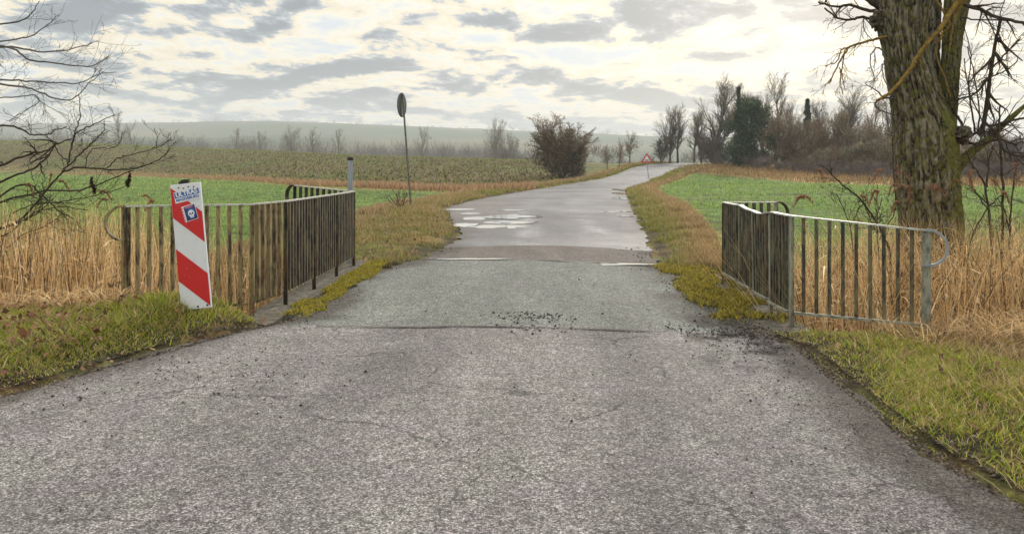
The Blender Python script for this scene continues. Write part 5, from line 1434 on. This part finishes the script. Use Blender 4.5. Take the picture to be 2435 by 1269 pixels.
# young stems rising from the ditch, each a thing
def sapling(label, lines, D0, mat='twig_near', tw=10, tl=.3, droop=0.0):
    bx_, by_ = lines[0][0][0]; b0 = Vector(px(bx_, by_, D0)); g = float(ground_z(b0.x, D0)); org = Vector((b0.x, D0, g))
    r = empty('sapling', org); tag(r, label, 'sapling', 'bare young stems in the ditch')
    ln = list(lines); p0 = ln[0]; foot_px = CY + (EYE - g) / D0 * FPX
    ln[0] = ([(bx_ + 2, foot_px + 4)] + list(p0[0]), p0[1], p0[2]) + tuple(p0[3:])
    branch_part('stem', ln, D0, mat, twigs=tw, tl=tl, droop=droop, parent=r, org=org)
sapling('bare stem rising straight up near the right picture edge', [([(2382, 620), (2385, 480), (2380, 380), (2375, 300), (2378, 250)], 4, 2, 14)], 9.7)
sapling('forked bare sapling just right of the willow foot', [([(2360, 620), (2352, 500), (2340, 430), (2310, 390), (2295, 360)], 4, 1.5, 10), ([(2345, 445), (2350, 380), (2362, 340)], 2.5, 1.2, 8), ([(2352, 500), (2330, 470), (2310, 440)], 2, 1, 6)], 9.6)
sapling('thin bare sapling at the far right with fine crossing twigs', [([(2400, 600), (2402, 500), (2410, 430), (2420, 380)], 3, 1.2, 12), ([(2400, 560), (2390, 500), (2370, 470)], 2, 1, 6)], 9.4)
sapling('bare sapling leaning right from the willow foot', [([(2300, 600), (2320, 540), (2345, 500), (2375, 470), (2400, 455)], 2.5, 1.2, 10)], 9.3)
sapling('long bare branch arching up left above the right railing', [([(2120, 600), (2095, 545), (2075, 510), (2040, 465), (2010, 445), (1985, 420), (1965, 400), (1950, 392)], 3.5, 1.2, 12)], 9.2, tl=.2)
sapling('fine bare twigs above the middle of the right railing', [([(2030, 560), (2010, 500), (1990, 460)], 1.6, 1, 8), ([(2022, 540), (2045, 490), (2060, 470)], 1.4, 1, 6)], 9.3, tl=.22)
sapling('fine bare twigs between arching branch and willow trunk', [([(2090, 600), (2085, 520), (2100, 470)], 1.6, 1, 10), ([(2088, 560), (2060, 500), (2050, 460)], 1.4, 1, 8), ([(2090, 570), (2120, 520), (2130, 490)], 1.4, 1, 6)], 9.5, tl=.24)
sapling('low twiggy weed standing beside the leaning sign pole', [([(955, 500), (948, 480), (942, 460)], 1.5, .8, 7), ([(955, 498), (962, 475), (968, 458)], 1.3, .8, 6), ([(953, 498), (935, 478), (925, 465)], 1.3, .8, 6)], 24.0, tl=.45)
sapling('thin weed stalks left of the far railing wing', [([(950, 498), (930, 482), (918, 470)], 1.2, .7, 5)], 25.5, tl=.4)

# ------------------------------------------------------------------ the bare tree at the left, trunk outside the picture
LD = 8.3
lx = (-330 - CX) / FPX * LD; lz = float(ground_z(lx, LD + .2)); lorg = Vector((lx, LD + .1, lz))
lt = empty('overhanging_tree', lorg); tag(lt, 'bare tree leaning in from the left with spreading dark branches over the reeds', 'tree')
rd = random.Random(123)
def lbranch(name, lines, D0=LD, mat='twig_near', tl=.35, minr=.0014, twigs=8): return branch_part(name, [(l[0], l[1] * .45, l[2] * .62) + ((int(l[3] * 1.0),) if len(l) > 3 else ()) for l in lines], D0, mat, twigs, tl, 0.0, minr, lt, lorg)
v, f = tubes([(tuple(Vector((0, 0, -.3))), (.05, 0, .9), .23, .19), ((.05, 0, .9), (-.05, 0, 2.2), .19, .15), ((-.05, 0, 2.2), (.1, 0, 4.0), .15, .08)], 16)
link('trunk', mesh_np('trunk', v, f, M['twig_grey'], smooth=True), lt)
lbranch('branch', [([(-330, 120), (-150, 70), (33, 55), (65, 45), (85, 25), (96, 5)], 7, 1.2, 6), ([(-330, 140), (-120, 110), (33, 95), (80, 85), (110, 60), (135, 40)], 6, 1.2, 10),
                   ([(-330, 170), (-100, 120), (33, 110), (90, 125), (150, 120), (200, 110), (233, 95)], 7, 1.2, 14)], LD + .3, 'twig_grey')
lbranch('branch', [([(-330, 200), (-100, 100), (33, 113), (70, 145), (130, 150), (215, 160), (250, 145), (263, 130)], 7, 1.2, 16),
                   ([(-330, 230), (-100, 190), (33, 190), (100, 195), (190, 200), (235, 175), (275, 172)], 6, 1.2, 16)], LD + .1, 'twig_grey')
lbranch('branch', [([(-330, 260), (-100, 190), (33, 202), (75, 210), (130, 235), (170, 240), (215, 200), (245, 165)], 7, 1.2, 18),
                   ([(-330, 300), (-80, 240), (33, 232), (90, 225), (95, 245), (60, 265), (25, 290)], 4, 1.2, 9), ([(95, 240), (130, 262), (165, 275)], 1.8, 1, 5)], LD, 'twig_grey')
lbranch('branch', [([(-330, 420), (-150, 320), (20, 298), (50, 305), (74, 322), (100, 320), (124, 319), (130, 308), (157, 303)], 6, 1.8, 5), ([(74, 322), (70, 300), (60, 285)], 1.8, 1, 3)], LD - .2, 'twig_near', tl=.25)
lbranch('branch', [([(-330, 620), (-120, 560), (30, 540), (90, 480), (121, 438), (150, 408), (164, 390), (170, 350), (174, 328), (184, 300), (191, 282), (191, 242), (186, 222)], 7, 1.3, 16),
                   ([(164, 392), (182, 375), (200, 358), (215, 343), (225, 333), (240, 320), (247, 311), (249, 286)], 4.5, 1.4, 8),
                   ([(172, 330), (184, 314), (222, 297), (250, 285), (278, 271)], 4, 1.3, 9)], LD - .1, 'twig_near', tl=.22)
lbranch('branch', [([(150, 408), (184, 398), (242, 402), (311, 404), (335, 398), (360, 388), (390, 374), (404, 358)], 5.5, 1.8, 8), ([(256, 401), (278, 374), (319, 366), (371, 352), (388, 343)], 3.2, 1.4, 7),
                   ([(372, 351), (374, 330), (364, 303)], 1.8, 1.2, 2), ([(390, 374), (402, 378), (410, 374)], 1.6, 1, 2), ([(395, 370), (404, 350), (418, 337)], 1.8, 1, 2), ([(204, 400), (206, 370), (220, 352), (278, 351), (291, 314)], 2.6, 1.3, 5)], LD - .15, 'twig_near', tl=.16)
lbranch('branch', [([(168, 330), (132, 344), (110, 360), (85, 361), (30, 380), (-60, 420), (-330, 560)], 2.6, 6, 6), ([(132, 344), (120, 365), (90, 395), (30, 420), (-40, 450)], 3, 5, 6), ([(121, 330), (128, 345), (140, 370), (162, 385)], 2.2, 2.6, 3)], LD - .05, 'twig_near', tl=.25)
lbranch('branch', [([(-330, 640), (-100, 520), (30, 470), (70, 462), (110, 452), (180, 455), (230, 440), (280, 418), (312, 405)], 7, 2, 14), ([(-100, 560), (30, 440), (75, 440), (100, 465), (140, 505), (170, 520)], 6, 2, 10),
                   ([(30, 505), (80, 485), (140, 480), (200, 470), (260, 455), (310, 440)], 3.5, 1.4, 12), ([(80, 430), (76, 410), (70, 395)], 2, 1.2, 2)], LD + .05, 'twig_near', tl=.3)
lbranch('branch', [([(-200, 600), (20, 560), (60, 520), (90, 500), (150, 490), (210, 500)], 5, 1.5, 14), ([(20, 590), (50, 560), (100, 540), (140, 520)], 4, 1.5, 10), ([(20, 540), (70, 520), (110, 490), (130, 470)], 4, 1.4, 10)], LD + .2, 'twig_near', tl=.35)
# ragged clumps of old catkins and debris caught on the low branches
rng = rngn(9); par = []
for (a, b_, s_) in ((308, 424, .022), (304, 438, .02), (218, 436, .025), (224, 452, .02)):
    c0 = np.array(px(a, b_, LD - .12)) - np.array(lorg); P = c0 + rng.normal(0, 1, (80, 3)) * [s_ * .3, s_ * .3, s_]
    par.append(leaf_cloud(P, rng.uniform(.008, .02, 80), pick(rng, 80, [(.03, .02, .015), (.09, .05, .03)], [2, 1]), rng, .8))
v, f, c = merge(par); link('caught_debris', mesh_np('caught_debris', v, f, M['leaf'], c), lt)['kind'] = 'stuff'

# ------------------------------------------------------------------ haze
HAZE = .00055
m = bpy.data.materials.new('haze'); m.use_nodes = True; t = NT(m.node_tree); t.n.clear()
o = t.add('ShaderNodeOutputMaterial'); pv = t.add('ShaderNodeVolumePrincipled')
pv.inputs['Color'].default_value = (.83, .88, .95, 1); pv.inputs['Density'].default_value = HAZE; pv.inputs['Anisotropy'].default_value = .2
t.l.new(pv.outputs[0], o.inputs['Volume'])
b = MB(); zl = float(GZ.min()) - 1; zh = float(GZ.max()) + 22
b.box((0, (1990 - 14) / 2, (zl + zh) / 2), (2 * 2250, 1990 + 14, zh - zl))
hz = b.build('haze', m); tag(hz, 'thin damp haze over the fields', 'haze', kind='stuff')
